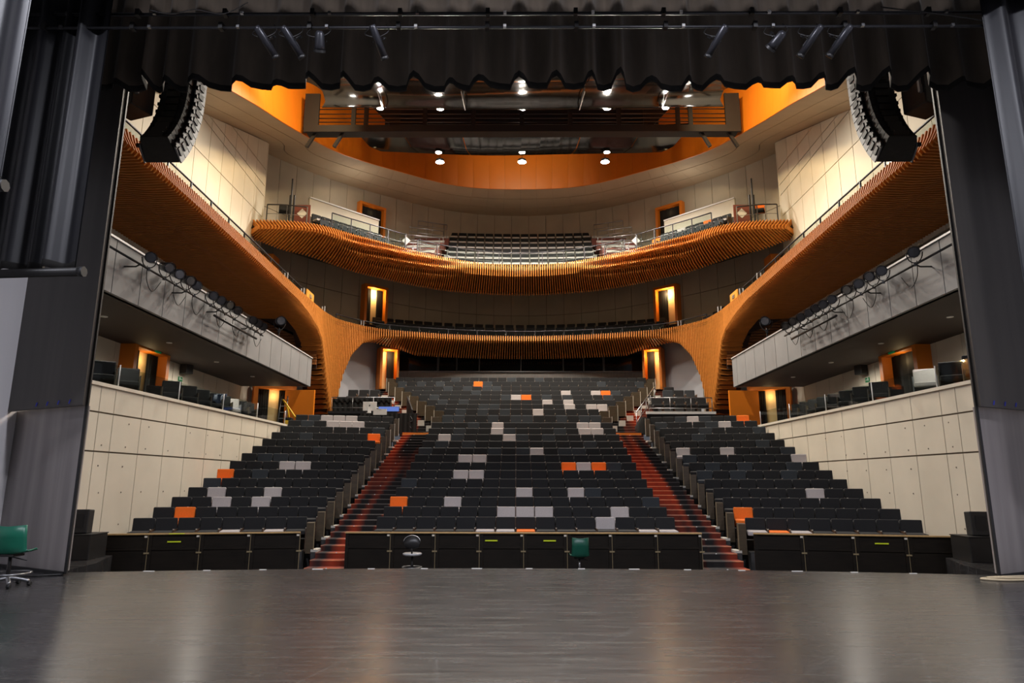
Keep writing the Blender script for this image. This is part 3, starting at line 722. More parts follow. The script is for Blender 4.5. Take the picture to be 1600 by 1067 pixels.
# deck
m = MB()
front = [B1.at(B1.L * i / 120) for i in range(121)]
def outer_of(p):
    if p.y < 33: return Vector((13.1 * (1 if p.x > 0 else -1), p.y, 0))
    sN = BW.near((p.x * 1.32, p.y + 3.5, 0)); return BW.at(sN)
A = [Vector((p.x, p.y, 9.82)) for p in front]; Bo = [outer_of(p) + Vector((0, 0, 9.82)) for p in front]
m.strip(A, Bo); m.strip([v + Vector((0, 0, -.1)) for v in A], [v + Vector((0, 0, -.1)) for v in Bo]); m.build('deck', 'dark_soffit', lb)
def railing(path, s0, s1, z0, h, name, label, step=1.5, glass=True, off=.18, bars=0):
    t = thing(name, label, 'railing', tuple(path.at((s0 + s1) / 2) + Vector((0, 0, z0))))
    n = max(1, int((s1 - s0) / step)); pts = []
    for i in range(n + 1):
        s = s0 + (s1 - s0) * i / n; P = path.at(s); T = path.tan(s); H = Vector((T.y, -T.x, 0)); P = P - H * off
        pts.append(P); MB().box((P.x, P.y, z0 + h / 2), (.045, .045, h), rz=math.atan2(T.y, T.x)).build('post', 'steel_dark', t)
    fine = []
    for i in range(n * 3 + 1):
        s = s0 + (s1 - s0) * i / (n * 3); P = path.at(s); T = path.tan(s); fine.append(P - Vector((T.y, -T.x, 0)) * off)
    MB().tube([p + Vector((0, 0, z0 + h)) for p in fine], .032, 6).build('handrail', 'steel_dark', t)
    for b in range(bars):
        MB().tube([p + Vector((0, 0, z0 + h * (b + 1) / (bars + 1))) for p in fine], .014, 5).build('rail', 'steel', t)
    if glass:
        for a, b in zip(pts, pts[1:]):
            d = (b - a).normalized() * .05
            a2, b2 = a + d, b - d
            nn = Vector((d.y, -d.x, 0)).normalized() * .012
            MB().prism([a2 + Vector((0, 0, z0 + .05)), b2 + Vector((0, 0, z0 + .05)), b2 + Vector((0, 0, z0 + h - .06)), a2 + Vector((0, 0, z0 + h - .06))], nn).build('pane', 'glass', t)
    return t
for s in (-1, 1):
    a, b = 0, sv(9.85, 30.5)
    if s > 0: a, b = B1.L - b, B1.L - a
    railing(B1, a, b, 9.72, .72, 'glass_railing', 'glass railing with dark handrail along the %s arm of the lower balcony' % SIDE[s], 1.4, True, .3)
railing(B1, sv(9.5, 34.8), B1.L - sv(9.5, 34.8), 9.72, .62, 'glass_railing', 'low glass railing along the centre front of the lower balcony', 1.6, True, .3)
for s in (-1, 1):
    t = thing('timber_gate', 'small orange timber panel in the %s railing of the lower balcony' % SIDE[s], 'panel', (s * 9.95, 31.2, 9.75))
    MB().box((s * 10.1, 31.4, 10.1), (.05, 1.1, .85), rz=0).build('panel', 'rail_orange', t); MB().box((s * 10.06, 31.4, 10.3), (.03, .3, .16)).build('plate', 'steel', t)
for s in (-1, 1):
    for D in (27.5, 30, 33.2, 36.2):
        q = B1.near((s * 9.8 if D < 34 else s * 8.5, D, 0)); P = B1.at(q); T = B1.tan(q); H = Vector((T.y, -T.x, 0)); P = P - H * .12
        t = tag(MB().box((P.x + .06, P.y, 10.15), (.035, .035, .3)).box((P.x - .08, P.y + .05, 10.15), (.035, .035, .3)).build('post_pair', 'alu'), 'pair of short silver posts on the %s lower balcony edge, %s from the stage' % (SIDE[s], ORD[(27.5, 30, 33.2, 36.2).index(D) + 1]), 'post')

# ---- upper balcony
UH = [(-13.0, 30.95, 0), (-12.4, 30.95, 0), (-11.3, 31.05, 0), (-9.9, 31.6, 0), (-8.6, 32.85, 0), (-7.2, 34.15, 0), (-5.75, 35.5, 0), (-4.1, 36.65, 0), (-2.3, 37.5, 0)]
B2 = Path(spline(UH + [(0, 37.85, 0)] + [(-x, y, 0) for x, y, z in UH[::-1]], 14))
ub = thing('upper_balcony', 'upper balcony front of rippling orange timber fins', 'balcony', (0, 38, 12.6))
PA = [(0, 14.02), (.3, 13.78), (.62, 13.50), (.58, 13.40), (.02, 13.22), (-.55, 13.06), (-1.0, 12.95), (-1.5, 12.85)]
PB = [(0, 14.02), (.16, 13.8), (.26, 13.5), (.16, 13.22), (-.12, 12.98), (-.5, 12.75), (-.9, 12.58), (-1.35, 12.45)]
PC = [(0, 14.0), (.22, 13.9), (.30, 13.55), (.22, 13.22), (.02, 13.12), (-.35, 12.95), (-.8, 12.72), (-1.25, 12.5)]
def u_prof(s):
    h = min(s, B2.L - s); L = B2.L / 2; u = h / L
    def sm(a, b, x): t = min(1, max(0, (x - a) / (b - a))); return t * t * (3 - 2 * t)
    wB = sm(.15, .42, u); wC = sm(.70, .86, u)
    amp = .20 * sm(.24, .38, u) * (1 - sm(.64, .80, u))
    out = []
    for (a, b, c) in zip(PA, PB, PC):
        n = a[0] * (1 - wB) + b[0] * wB; z = a[1] * (1 - wB) + b[1] * wB
        n = n * (1 - wC) + c[0] * wC; z = z * (1 - wC) + c[1] * wC
        out.append((n, z))
    fine = []
    for k in range(len(out) - 1):
        for j in range(4 if amp > .004 else 1):
            t = j / (4 if amp > .004 else 1); n = out[k][0] * (1 - t) + out[k + 1][0] * t; z = out[k][1] * (1 - t) + out[k + 1][1] * t
            ff = (k + t) / (len(out) - 1)
            fine.append((n + amp * math.sin(ff * 27 + u * 14) * min(1, ff * 3.5) * min(1, (1 - ff) * 2), z))
    fine.append(out[-1])
    sc = .45 + .55 * sm(.0, .2, u)
    return [(n if n > 0 else n * sc, z if z > 13.36 else 13.36 - (13.36 - z) * (.35 + .65 * sm(0, .16, u))) for n, z in fine]
US = []; s_ = .08
while s_ < B2.L / 2:
    US.append(s_); s_ += .165 - .03 * min(1, s_ / 6)
US = [q * (B2.L / 2 - .067) / US[-1] for q in US]; US = US + [B2.L - q for q in US[::-1]]
for s in US:
    P = B2.at(s)
    H = (Vector((0, 20, 0)) - Vector((P.x, P.y, 0))).normalized(); Dp = (Vector((0, 0, 0)) - Vector((P.x, P.y, 0))).normalized(); T = Vector((-Dp.y, Dp.x, 0))
    mb = MB(); fin(mb, P, T, H, u_prof(s), .26, .055, Dp); mb.build('fin', 'slat', ub)
m = MB(); rows = []
for i in range(161):
    s = B2.L * i / 160; P = B2.at(s); H = (Vector((0, 20, 0)) - Vector((P.x, P.y, 0))).normalized(); pr = u_prof(s)
    k = len(pr) - 1
    inner = [(pr[0][0] - .3, 13.95), (min(pr[k // 3][0], .3) - .34, max(pr[k // 3][1], 13.2) + .1), (pr[2 * k // 3][0] - .15, pr[2 * k // 3][1] + .27), (pr[-1][0] - .02, pr[-1][1] + .2)]
    rows.append([Vector((P.x + H.x * n, P.y + H.y * n, z)) for n, z in inner])
for a, b in zip(rows, rows[1:]): m.strip(a, b, True)
m.build('core', 'slat_core', ub)
# deck: soffit strip under the balcony back to the wall, with a grey edge trim
fr = [r_[-1] for r_ in rows]; fr = [v + Vector((0, 0, -.06)) for v in fr]
def wall_hit(p):
    d = Vector((p.x, p.y - 10, 0)).normalized(); best = None
    for q in BW.p:
        e = Vector((q.x, q.y - 10, 0)).normalized(); c = e.dot(d)
        if best is None or c > best[0]: best = (c, q)
    return best[1]
bo = [wall_hit(v) + Vector((0, 0, 13.95)) for v in fr]
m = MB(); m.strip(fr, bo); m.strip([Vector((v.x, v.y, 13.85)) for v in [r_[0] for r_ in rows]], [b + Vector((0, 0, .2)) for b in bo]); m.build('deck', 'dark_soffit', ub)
MB().tube(fr[4:-4], .05, 5).build('edge_trim', 'steel_dark', ub)
# centre terraces of the upper balcony (pale risers)
UB_ROWS = []
for k in range(6):
    D = 39.35 + .78 * k; y = 405 - 7.8 * k; z = atY(815, y, D).z; UB_ROWS.append((D, z))
m = MB()
for k, (D, z) in enumerate(UB_ROWS):
    hw = 4.9 - .08 * k
    for j in range(10):
        x = -hw + hw * 2 * (j + .5) / 10; m.box((x, D + .2 - .012 * x * x, z - .95), (2 * hw / 10 + .02, .8, .9))
m.build('terrace', 'terrace_light', ub)
railing(B2, B2.L * .30, B2.L * .70, 13.95, .85, 'rail_with_bars', 'steel rail along the centre front of the upper balcony', 1.15, True, .25, 2)
# side boxes of the upper balcony: cream parapets, rails, sign panels
for s in (-1, 1):
    t = thing('box_parapet', 'cream parapet of the raised box on the %s of the upper balcony' % SIDE[s], 'parapet', (s * 10, 36.3, 15.7))
    a, b = Vector((s * 11.55, 34.7, 0)), Vector((s * 8.45, 38.0, 0)); d = (b - a).normalized(); nn = Vector((d.y, -d.x, 0)) * .12
    MB().prism([a + Vector((0, 0, 15.7)), b + Vector((0, 0, 15.75)), b + Vector((0, 0, 16.72)), a + Vector((0, 0, 16.72))], nn).build('board', 'cream', t)
    MB().prism([a - nn * .4 + Vector((0, 0, 16.72)), b - nn * .4 + Vector((0, 0, 16.72)), b + nn * 1.6 + Vector((0, 0, 16.72)), a + nn * 1.6 + Vector((0, 0, 16.72))], (0, 0, .07)).build('ledge', 'white', t)
    u0, u1 = B2.L * .13, B2.L * .275
    if s > 0: u0, u1 = B2.L - u1, B2.L - u0
    railing(B2, u0, u1, 13.95, .95, 'rail_with_bars', 'slanting steel rail before the %s box of the upper balcony' % SIDE[s], .9, True, .25, 1)
    u0, u1 = B2.L * .02, B2.L * .085
    if s > 0: u0, u1 = B2.L - u1, B2.L - u0
    railing(B2, u0, u1, 13.95, .95, 'rail_with_bars', 'short dark rail at the %s tip of the upper balcony' % SIDE[s], .9, False, .25, 1)
    t = thing('sign_panel', 'reddish panel with a pale diamond sign at the %s end of the upper balcony' % SIDE[s], 'panel', (s * 10.9, 31.7, 14))
    p = Vector((s * 10.85, 31.75, 14.62))
    MB().box(p, (.78, .05, .95)).build('board', 'reddish', t); MB().box(p + Vector((0, -.04, .02)), (.36, .02, .36), ry=PI / 4).build('diamond_sign', 'white', t)
    for dx in (-.2, .2): MB().box(p + Vector((s * .55 + dx * .5, 0, .25)), (.07, .07, 1.5)).build('post', 'steel_dark', t)
    MB().box(p + Vector((s * .62, .05, .95)), (.06, .06, 1.9)).build('tall_post', 'steel_dark', t)
    t = thing('sign_panel', 'pale diamond sign on the rail beside the %s steps of the upper balcony' % SIDE[s], 'panel', (s * 6.4, 35.6, 14))
    MB().box((s * 6.3, 35.6, 14.5), (.06, .06, 1.1)).build('post', 'steel', t); MB().box((s * 6.3, 35.54, 14.62), (.34, .02, .34), ry=PI / 4).build('diamond_sign', 'white', t)
    # stepped handrails between boxes and centre block
    for j in range(4):
        z = 15.25 + j * .85; D = 37.6 + j * 1.1
        t = thing('step_rail', 'thin steel guard rail on the %s upper balcony steps, %s from the front' % (SIDE[s], ORD[j + 1]), 'railing', (s * 6.2, D, z - .9))
        x0, x1 = s * (7.5 - j * .35), s * (5.0 - j * .1)
        p, q = Vector((x0, D - .3, z)), Vector((x1, D + .4, z))
        MB().tube([p, q], .032, 6).build('handrail', 'steel', t); MB().tube([p - Vector((0, 0, .3)), q - Vector((0, 0, .3))], .022, 5).build('rail', 'steel', t)
        for u in (0, .5, 1):
            c = p.lerp(q, u); MB().tube([c, c - Vector((0, 0, .95))], .018, 5).build('post', 'steel', t)
    t = thing('aisle_step_block', 'reddish carpeted steps with pale edges on the %s of the upper balcony' % SIDE[s], 'steps', (s * 6.3, 38, 14))
    for j in range(5):
        MB().box((s * (6.4 - j * .15), 37.6 + j * 1.15, 13.95 + j * .72), (2.4, 1.2, .6)).build('tread', 'reddish', t)
        MB().box((s * (6.4 - j * .15), 36.99 + j * 1.15, 14.2 + j * .72), (2.4, .03, .14)).build('edge_strip', 'terrace_light', t)
    lamp('balcony_light', 'POINT', (s * 9.6, 36.4, 17.6), P_BALC, size=.15)
# ================================================================== SEATS
COLN = {'b': ('black', 'seat_black'), 's': ('slate grey', 'seat_slate'), 'w': ('light grey', 'seat_white'), 'o': ('bright orange', 'seat_orange')}
def me_of(mb, mats, name):
    o = mb.build(name, mats); me = o.data; bpy.data.objects.remove(o); return me
SB, SP = {}, {}
for c, (nm, mt) in COLN.items():
    SB[c] = me_of(MB().rbox((0, .03, .61), (.507, .10, .50), .026, rx=-.10), mt, 'backrest')
    SP[c] = me_of(MB().rbox((0, -.25, .495), (.485, .44, .11), .03, rx=.05), mt, 'cushion')
M_SHELL = me_of(MB().box((0, .085, .56), (.47, .025, .5), rx=-.10), 'arm_wood', 'back_shell')
M_ARM = me_of(MB().box((.265, -.16, .30), (.026, .46, .58)), 'arm_wood', 'armrest')
M_CAP = me_of(MB().box((.265, -.36, .592), (.03, .03, .02)), 'cap', 'armrest_cap')
M_END = {k: me_of(MB().box((k * .375, -.14, .34), (.19, .56, .76)), 'end_wood', 'end_panel') for k in (-1, 1)}
M_ENDF = {k: me_of(MB().box((k * .478, -.43, .35), (.02, .022, .79)), 'brass', 'end_trim') for k in (-1, 1)}
def child(name, me, parent):
    o = bpy.data.objects.new(name, me); COL.objects.link(o); o.parent = parent; return o
def make_seat(loc, rz, code, pad, label, group, end=0, arm=True):
    t = thing('theatre_seat', label, 'seat', loc, rz, group)
    child('backrest', SB[code], t); child('cushion', SP[pad], t); child('back_shell', M_SHELL, t)
    if arm:
        a = child('armrest', M_ARM, t); child('armrest_cap', M_CAP, a)
    if end:
        e = child('end_panel', M_END[end], t); child('end_trim', M_ENDF[end], e)
    return t
far = MB()      # all the seats further away: one countless mass, materials by slot
FARM = ['seat_black', 'seat_slate', 'seat_white', 'seat_orange', 'arm_wood', 'end_wood', 'cap']
CI = {'b': 0, 's': 1, 'w': 2, 'o': 3}
def rb(mb, M, c, size, bev, rx=0):
    x, y, z = [a / 2 for a in size]; R = Matrix.Translation(c) @ Matrix.Rotation(rx, 4, 'X')
    vs = []
    for k, zz in ((1, -z), (1, z - bev), (0, z)):
        ix = x - (0 if k else bev); iy = y - (0 if k else bev)
        vs += [M @ R @ Vector(q) for q in ((-ix, -iy, zz), (ix, -iy, zz), (ix, iy, zz), (-ix, iy, zz))]
    fs = [(3, 2, 1, 0), (8, 9, 10, 11)]
    for l in (0, 4): fs += [(l + i, l + (i + 1) % 4, l + 4 + (i + 1) % 4, l + 4 + i) for i in range(4)]
    mb.add(vs, fs)
def far_seat(loc, rz, code, pad=None, end=0, shell=True, ew=.42):
    M = Matrix.Translation(loc) @ Matrix.Rotation(rz, 4, 'Z')
    far.cur = CI[code]; rb(far, M, (0, .03, .61), (.507, .10, .50), .025, -.10)
    far.cur = CI[pad or code]; rb(far, M, (0, -.25, .43), (.47, .44, .11), .025, .05)
    far.cur = 4; rb(far, M, (.265, -.16, .30), (.026, .46, .58), .005)
    if shell: rb(far, M, (0, .085, .56), (.47, .025, .5), .005, -.10)
    far.cur = 6; rb(far, M, (.265, -.37, .59), (.03, .03, .025), .004)
    if end:
        far.cur = 5; rb(far, M, (end * (.27 + ew / 2), -.14, .36), (ew, .56, .74), .005)
        far.cur = 6; rb(far, M, (end * (.28 + ew), -.43, .37), (.02, .02, .78), .005)
CEN = {2: 'w6 w7 w8 w12', 1: 'w11', 3: 'o0 w3 s14', 4: 'w7 w10 s11', 5: 's0', 6: 'w3 w4', 7: 'o10 w11 o12 s13', 8: 'w3 w4', 9: 's0 s5 s7 w8 s10 s11', 10: 's12', 11: 'w1 s2 w6 s7 s9', 12: 'w5 w12 w13', 13: 'w5 w12 w13',
       14: 's0 s1 s4 s12 s13', 15: 's1 w8', 16: 's5 w12 w14 w15', 17: 'w11 w13', 18: 's1 s8 w9 o10', 19: 's6 w15 w18 o19', 21: 'o8 s2 s4 s9 s25'}
CENP = {1: 'w5 w6 o7 w13 w14'}
LEFT = {2: 'o1', 3: 'w2 w4', 4: 'w1 w4', 5: 's0', 6: 'o0 s2', 7: 'w3 w4', 8: 's1 s2 s3', 9: 's4', 11: 's2 o7', 12: 's7', 13: 's1 w3 w4 w5', 14: 's1 w2 w3 w4'}   # index from the wall
LEFTP = {1: 'w4 w6'}
RIGHT = {2: 'o0', 4: 'w5', 5: '', 6: 's0 s2 s5', 7: 's1 s6', 8: 's0 w7', 9: 'w0 w3', 10: 's6', 11: 's2', 12: 's3', 13: 's4 w5', 14: 's2 w3 o7'}     # index from the aisle
RIGHTP = {1: 'w0 o1 w2'}
def decode(d, r): return {int(c[1:]): c[0] for c in d.get(r, '').split()}
def seat_label(code, row, block, pos, frm): return '%s seat in the %s row of the %s block, %s from the %s' % (COLN[code][0], ORD[row], block, ORD[pos], frm)
for r in range(1, 23):
    cc, pp = decode(CEN, r), decode(CENP, r); n = NR[r]
    for k in range(n):
        x = (k - (n - 1) / 2) * PITCH; c = cc.get(k, 'b'); pd = pp.get(k, 'b' if r == 1 else c)
        if k not in cc and r > 1 and random.random() < .10 and r > 8: c = pd = 's'
        loc = (x, DR[r], ZF[r]); e = (-1 if k == 0 else 1 if k == n - 1 else 0) if r >= 14 else 0
        if r <= 8: make_seat(loc, 0, c, pd, seat_label(c, r, 'centre', k + 1, 'left aisle'), 'seats of the centre stalls block', e, k < n - 1)
        else: far_seat(loc, 0, c, pd, e)
for s, tab, tabp in ((-1, LEFT, LEFTP), (1, RIGHT, RIGHTP)):
    for r in range(1, 15):
        cc, pp = decode(tab, r), decode(tabp, r)
        for k in range(8):
            key = 7 - k if s < 0 else k
            c = cc.get(key, 'b'); pd = pp.get(key, 'b' if r == 1 else c)
            if s > 0 and key not in cc and r > 5 and random.random() < .06: c = pd = 's'
            p = side_pt(s, r, k); p.z = ZS[r] - .86; e = -s if k == 0 else 0
            if r <= 11: make_seat(tuple(p), -s * PHI, c, pd, seat_label(c, r, SIDE[s], k + 1, 'aisle'), 'seats of the %s stalls block' % SIDE[s], e, (k != 7 or s < 0))
            else: far_seat(p, -s * PHI, c, pd, e, ew=.19)
# side platforms behind the landing : seats on both sides
for s in (-1, 1):
    st = struct(MB().prism([(s * 5.95, 32.5, 4.0), (s * 9.2, 32.5, 4.0), (s * 9.2, 37.5, 4.0), (s * 7.4, 36.4, 4.0)], (0, 0, .92)).box((s * 8.2, 35.5, 5.2), (1.9, 1.6, .6)).build('floor', 'terrace'), 'dark seating platform behind the landing on the %s' % SIDE[s])
    struct(MB().box((s * 7.55, 32.42, 4.88), (3.3, .14, .12)).build('trim_%d' % (7 if s < 0 else 8), 'white' if s > 0 else 'steel_dark'), 'pale ledge along the %s seating platform' % SIDE[s])
    for k in range(5): far_seat((s * (6.75 + k * .55), 34.0, 4.95), 0, 'b' if (s < 0 or k != 9) else 's', 'b')
    for k in range(3): far_seat((s * (7.55 + k * .56), 35.0, 5.45), 0, 's' if s > 0 and k != 1 else 'b', 'b')
    if s > 0: far_seat((7.85, 36.0, 5.75), 0, 'b', 'b')
# lower balcony seats
def ring_rows(path, s0, s1, rows, pitch=.54, code=lambda i, k: 'b', pad=None):
    for k, (off, zt) in enumerate(rows):
        s = s0
        i = 0
        while s < s1:
            P = path.at(s); T = path.tan(s); H = Vector((T.y, -T.x, 0)); Q = P - H * off; Q.z = zt - .86
            far_seat(Q, math.atan2(T.y, T.x), code(i, k), pad, shell=False)
            s += pitch * (1.0 if abs(P.x) < 6 else 1.0); i += 1
ring_rows(B1, B1.near((-7.3, 37.2, 0)), B1.near((7.3, 37.2, 0)), [(1.25, 10.55), (2.1, 10.95), (2.95, 11.35)])
for s in (-1, 1):
    a, b = B1.near((s * 9.85, 31.8, 0)), B1.near((s * 9.0, 35.3, 0))
    if a > b: a, b = b, a
    ring_rows(B1, a, b, [(1.1, 10.5), (1.95, 10.9), (2.7, 11.3)])
# upper balcony seats
for k, (D, z) in enumerate(UB_ROWS):
    n = 16
    for i in range(n):
        x = (i - (n - 1) / 2) * .555 * (1 + .012 * k); far_seat((x, D - .012 * x * x, z - .83), -.03 * x * .8, 'b', 'w', shell=False)
for s in (-1, 1):
    a, b = Vector((s * 11.0, 33.75, 0)), Vector((s * 7.95, 36.9, 0)); L = (b - a).length; n = 8
    for row, (dz, sh) in enumerate(((15.5, 0), (14.95, -.9))):
        for i in range(n):
            P = a.lerp(b, (i + .5) / n); nn = Vector((s * .0 + (-s) * .72, -.69, 0)); P = P + nn * (-sh * -.9 if False else row * .85)
            c = 'b' if row == 0 else 's'
            if s > 0 and (row, i) in ((0, 2), (1, 7)): c = 'o'
            if s > 0 and (row, i) == (0, 5): c = 'w'
            P.z = dz - .86; far_seat(P, -s * .80 * -1 if False else (-.8 if s > 0 else .8), c, 'w' if row == 0 else 's', shell=False)
    far_seat((s * 12.0, 32.4, 14.55), s * -.4, 'o' if s > 0 else 'b', 'b', shell=False)
fo = far.build('rear_theatre_seats', FARM); tag(fo, 'the many dark, grey and orange seats of the rear stalls and both balconies', 'seats', kind='stuff')

# ---- loose chairs in the side boxes
def box_chair(code, shell):
    t = bpy.data.objects.new('box_chair', None); COL.objects.link(t)
    MB().rbox((0, .2, .68), (.56, .10, .46), .03, rx=-.12).build('backrest', COLN[code][1], t); MB().rbox((0, -.06, .42), (.54, .52, .13), .03).build('seat', COLN[code][1], t)
    MB().box((0, .27, .45), (.56, .03, .8), rx=-.08).build('back_shell', shell, t)
    for x in (-.29, .29): MB().box((x, 0, .34), (.03, .55, .62)).build('side_panel', shell, t)
    return t
protoc = {}
def place_chair(code, loc, rz, label, group):
    if code not in protoc: o = protoc[code] = box_chair(code, 'end_wood' if code != 'w' else 'speaker_grey')
    else: o = copy_tree(protoc[code])
    o.location = loc; o.rotation_euler = (0, 0, rz); return tag(o, label, 'chair', group)
for s in (-1, 1):
    Ds = [16.9, 17.9, 19.1, 21.6, 22.7, 23.7, 24.6, 25.5, 26.3, 27.1, 27.9]
    for i, D in enumerate(Ds):
        for j, x in enumerate((11.25, 12.35)):
            if j == 1 and i % 2: continue
            c = 'b'
            if s > 0 and (i, j) in ((2, 0), (3, 1)): c = 'w' if i == 2 else 'o'
            if s < 0 and (i, j) == (8, 0): c = 'w'
            place_chair(c, (s * x, D, 3.9), -s * .55 + PI * 0, '%s chair in the %s box, %s from the stage in the %s line' % (COLN[c][0], SIDE[s], ORD[i + 1], 'wall' if j else 'balustrade'), 'loose chairs in the %s side box' % SIDE[s])
    # glass balustrade on the wall cap
    t = thing('glass_balustrade', 'low frameless glass balustrade on the cap of the %s wall' % SIDE[s], 'balustrade', (s * 10.45, 21, 4.02))
    pts = [14.5, 17.4, 20.35, 23.2, 26.0, 28.8]
    for a, b in zip(pts, pts[1:]):
        xa, xb = 10.56 - .044 * (a - 16.3), 10.56 - .044 * (b - 16.3)
        MB().prism([(s * xa, a + .03, 4.03), (s * xb, b - .03, 4.03), (s * xb, b - .03, 4.55), (s * xa, a + .03, 4.55)], (s * .012, 0, 0)).build('pane', 'glass', t)
        MB().tube([(s * xb, b, 4.0), (s * xb, b, 4.58)], .014, 6).build('post', 'alu', t)

# ================================================================== DOORS
ND = [0]
def door(label, c, rz, wd, h, depth, lit=1., curtain='both', jamb=.14, power=1.):
    """frame standing out of the wall towards local -Y; c is the sill centre at the wall"""
    ND[0] += 1
    r = sroot('door_%d' % ND[0], label, c); r.rotation_euler = (0, 0, rz)
    def bx(cc, ss, n, m, par=r, **k): return MB().box(cc, ss, **k).build(n, m, par, local=True)
    fr = bx((-wd / 2 - jamb / 2, -depth / 2, h / 2), (jamb, depth, h), 'jamb', 'orange'); bx((wd / 2 + jamb / 2, -depth / 2, h / 2), (jamb, depth, h), 'jamb', 'orange')
    bx((0, -depth / 2, h + jamb / 2), (wd + 2 * jamb, depth, jamb), 'lintel', 'orange')
    bx((0, -.03, h / 2), (wd, .04, h), 'corridor_wall', 'corridor')
    bx((0, -depth / 2, .01), (wd, depth, .02), 'threshold', 'rust')
    def cur(x0, x1):
        mb = MB(); n = 14; A = []; B = []
        for i in range(n + 1):
            x = x0 + (x1 - x0) * i / n; y = -depth * .3 + .035 * math.sin(i * 2.3); A.append(Vector((x, y, h - .01))); B.append(Vector((x + (.10 * (1 if x0 < 0 else -1) * (i / n if x0 < 0 else 1 - i / n)) * 0, y, .03)))
        mb.strip(A, B, True); mb.strip([a + Vector((0, .03, 0)) for a in A], [b + Vector((0, .03, 0)) for b in B], True); mb.build('curtain', 'black_cloth', r, local=True)
    if curtain == 'both': cur(-wd / 2, -wd * .14); cur(wd * .16, wd / 2)
    elif curtain == 'left': cur(-wd / 2, -wd * .02)
    elif curtain == 'right': cur(wd * .0, wd / 2)
    elif curtain == 'all': cur(-wd / 2, wd / 2)
    if lit:
        l = lamp('corridor_lamp', 'POINT', (0, 0, 0), P_DOOR * lit, (1, .72, .36), size=.08); l.parent = r; l.location = (0, -depth * .62, h - .3)
    return r
for s in (-1, 1):
    nm = SIDE[s]
    door('orange framed stalls door with a black curtain, %s rear' % nm, (s * 7.98, 39.75, 6.86), -s * .45, .86, 2.35, .95, 2., 'right' if s < 0 else 'left', .12)
    q = BW.near((s * 9.0, 39.6, 0)); T = BW.tan(q); P = BW.at(q)
    door('orange framed door behind the %s of the lower balcony' % nm, (P.x, P.y, 10.75), math.atan2(T.y, T.x), 1.25, 2.3, .5, 3.2, 'both' if s < 0 else 'left', .16)
    q = BW.near((s * 9.2, 39.4, 0)); T = BW.tan(q); P = BW.at(q)
    door('orange framed double door behind the %s of the upper balcony' % nm, (P.x, P.y, 15.95), math.atan2(T.y, T.x), 1.5, 2.2, .4, .05, 'all', .16)
    door('wide orange framed door in the wall of the %s side box' % nm, (s * 13.28, 23.1, 3.9), -s * PI / 2, 1.9, 2.12, .5, .3, 'both' if s < 0 else 'all', .2)
    door('orange framed door at the far end of the %s side box' % nm, (s * 12.3, 33.6, 3.9), -s * .55, 1.6, 2.2, .5, .35, 'both', .2)
    struct(MB().box((s * 10.9, 33.4, 5.0), (1.5, .12, 2.15), rz=s * .12).build('wall_orange_' + nm, 'orange'), 'orange panel beside the %s balcony leg' % nm)
    struct(MB().prism([(s * 12.6, 33.0, 10), (s * 13.1, 33.0, 10), (s * 13.1, 33.0, 13.0), (s * 12.6, 33.0, 13.0)], (0, .9, 0)).build('trim_%d' % (9 if s < 0 else 10), 'orange'), 'orange pier under the %s tip of the upper balcony' % nm)
    # grey curved wall at the rear of the stalls, between door and leg
    m = MB(); A = spline([(s * 8.4, 39.9, 3.8), (s * 8.62, 39.4, 3.8), (s * 9.6, 38.2, 3.8), (s * 10.4, 36.6, 3.8), (s * 10.9, 34.6, 3.8)], 6); m.strip(A, [p + Vector((0, 0, 5.95)) for p in A], True)
    gw = struct(m.build('wall_rear_' + nm, 'grey_wall'), 'grey curved wall seen through the %s arch' % nm)
    m = MB(); p = A[2] + Vector((-s * .05, -.08, 3.9)); m.box(p, (.14, .03, .2)); m.build('call_point', 'red', gw); m = MB(); m.box(p + Vector((0, -.02, 0)), (.07, .02, .1)); m.build('call_point_plate', 'white', gw)
    # loudspeaker and exit sign on the box wall
    t = thing('wall_loudspeaker', 'black wall loudspeaker in the %s side box' % nm, 'loudspeaker', (s * 13.1, 26.1, 5.75)); MB().rbox((s * 13.05, 26.1, 5.98), (.32, .36, .5), .02, rz=s * .3).build('cabinet', 'speaker_black', t); MB().box((s * 13.24, 26.1, 5.98), (.08, .1, .1)).build('bracket', 'steel_dark', t)
    t = thing('exit_sign', 'small green exit sign under the loudspeaker in the %s side box' % nm, 'sign', (s * 13.26, 26.1, 5.4)); MB().box((s * 13.26, 26.1, 5.52), (.02, .3, .17)).build('plate', 'exit', t)
    MB().box((s * 13.245, 26.03, 5.53), (.01, .05, .1)).box((s * 13.245, 26.14, 5.52), (.01, .12, .025)).box((s * 13.245, 26.05, 5.585), (.01, .03, .03)).build('running_figure', 'white', t)
    t = thing('exit_sign', 'green exit sign above the wide door of the %s side box' % nm, 'sign', (s * 12.74, 23.1, 6.02)); MB().box((s * 12.74, 23.3, 6.1), (.06, .34, .16)).build('plate', 'exit', t)
t = thing('wall_loudspeaker', 'second black wall loudspeaker near the tower in the right side box', 'loudspeaker', (13.1, 18.9, 5.6)); MB().rbox((13.05, 18.9, 5.9), (.32, .36, .5), .02, rz=.3).build('cabinet', 'speaker_black', t); MB().box((13.24, 18.9, 5.9), (.08, .1, .1)).build('bracket', 'steel_dark', t)

for s in (-1, 1):
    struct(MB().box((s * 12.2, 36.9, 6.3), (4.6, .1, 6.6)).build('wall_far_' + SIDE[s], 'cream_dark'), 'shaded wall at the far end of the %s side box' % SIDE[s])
    r = sroot('wall_bridge_' + SIDE[s], 'brown timber wall closing the %s lighting bridge' % SIDE[s])
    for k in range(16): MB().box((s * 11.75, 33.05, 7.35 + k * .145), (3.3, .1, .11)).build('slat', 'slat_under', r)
    MB().box((s * 11.75, 33.15, 8.4), (3.3, .06, 2.6)).build('backing', 'slat_core', r)
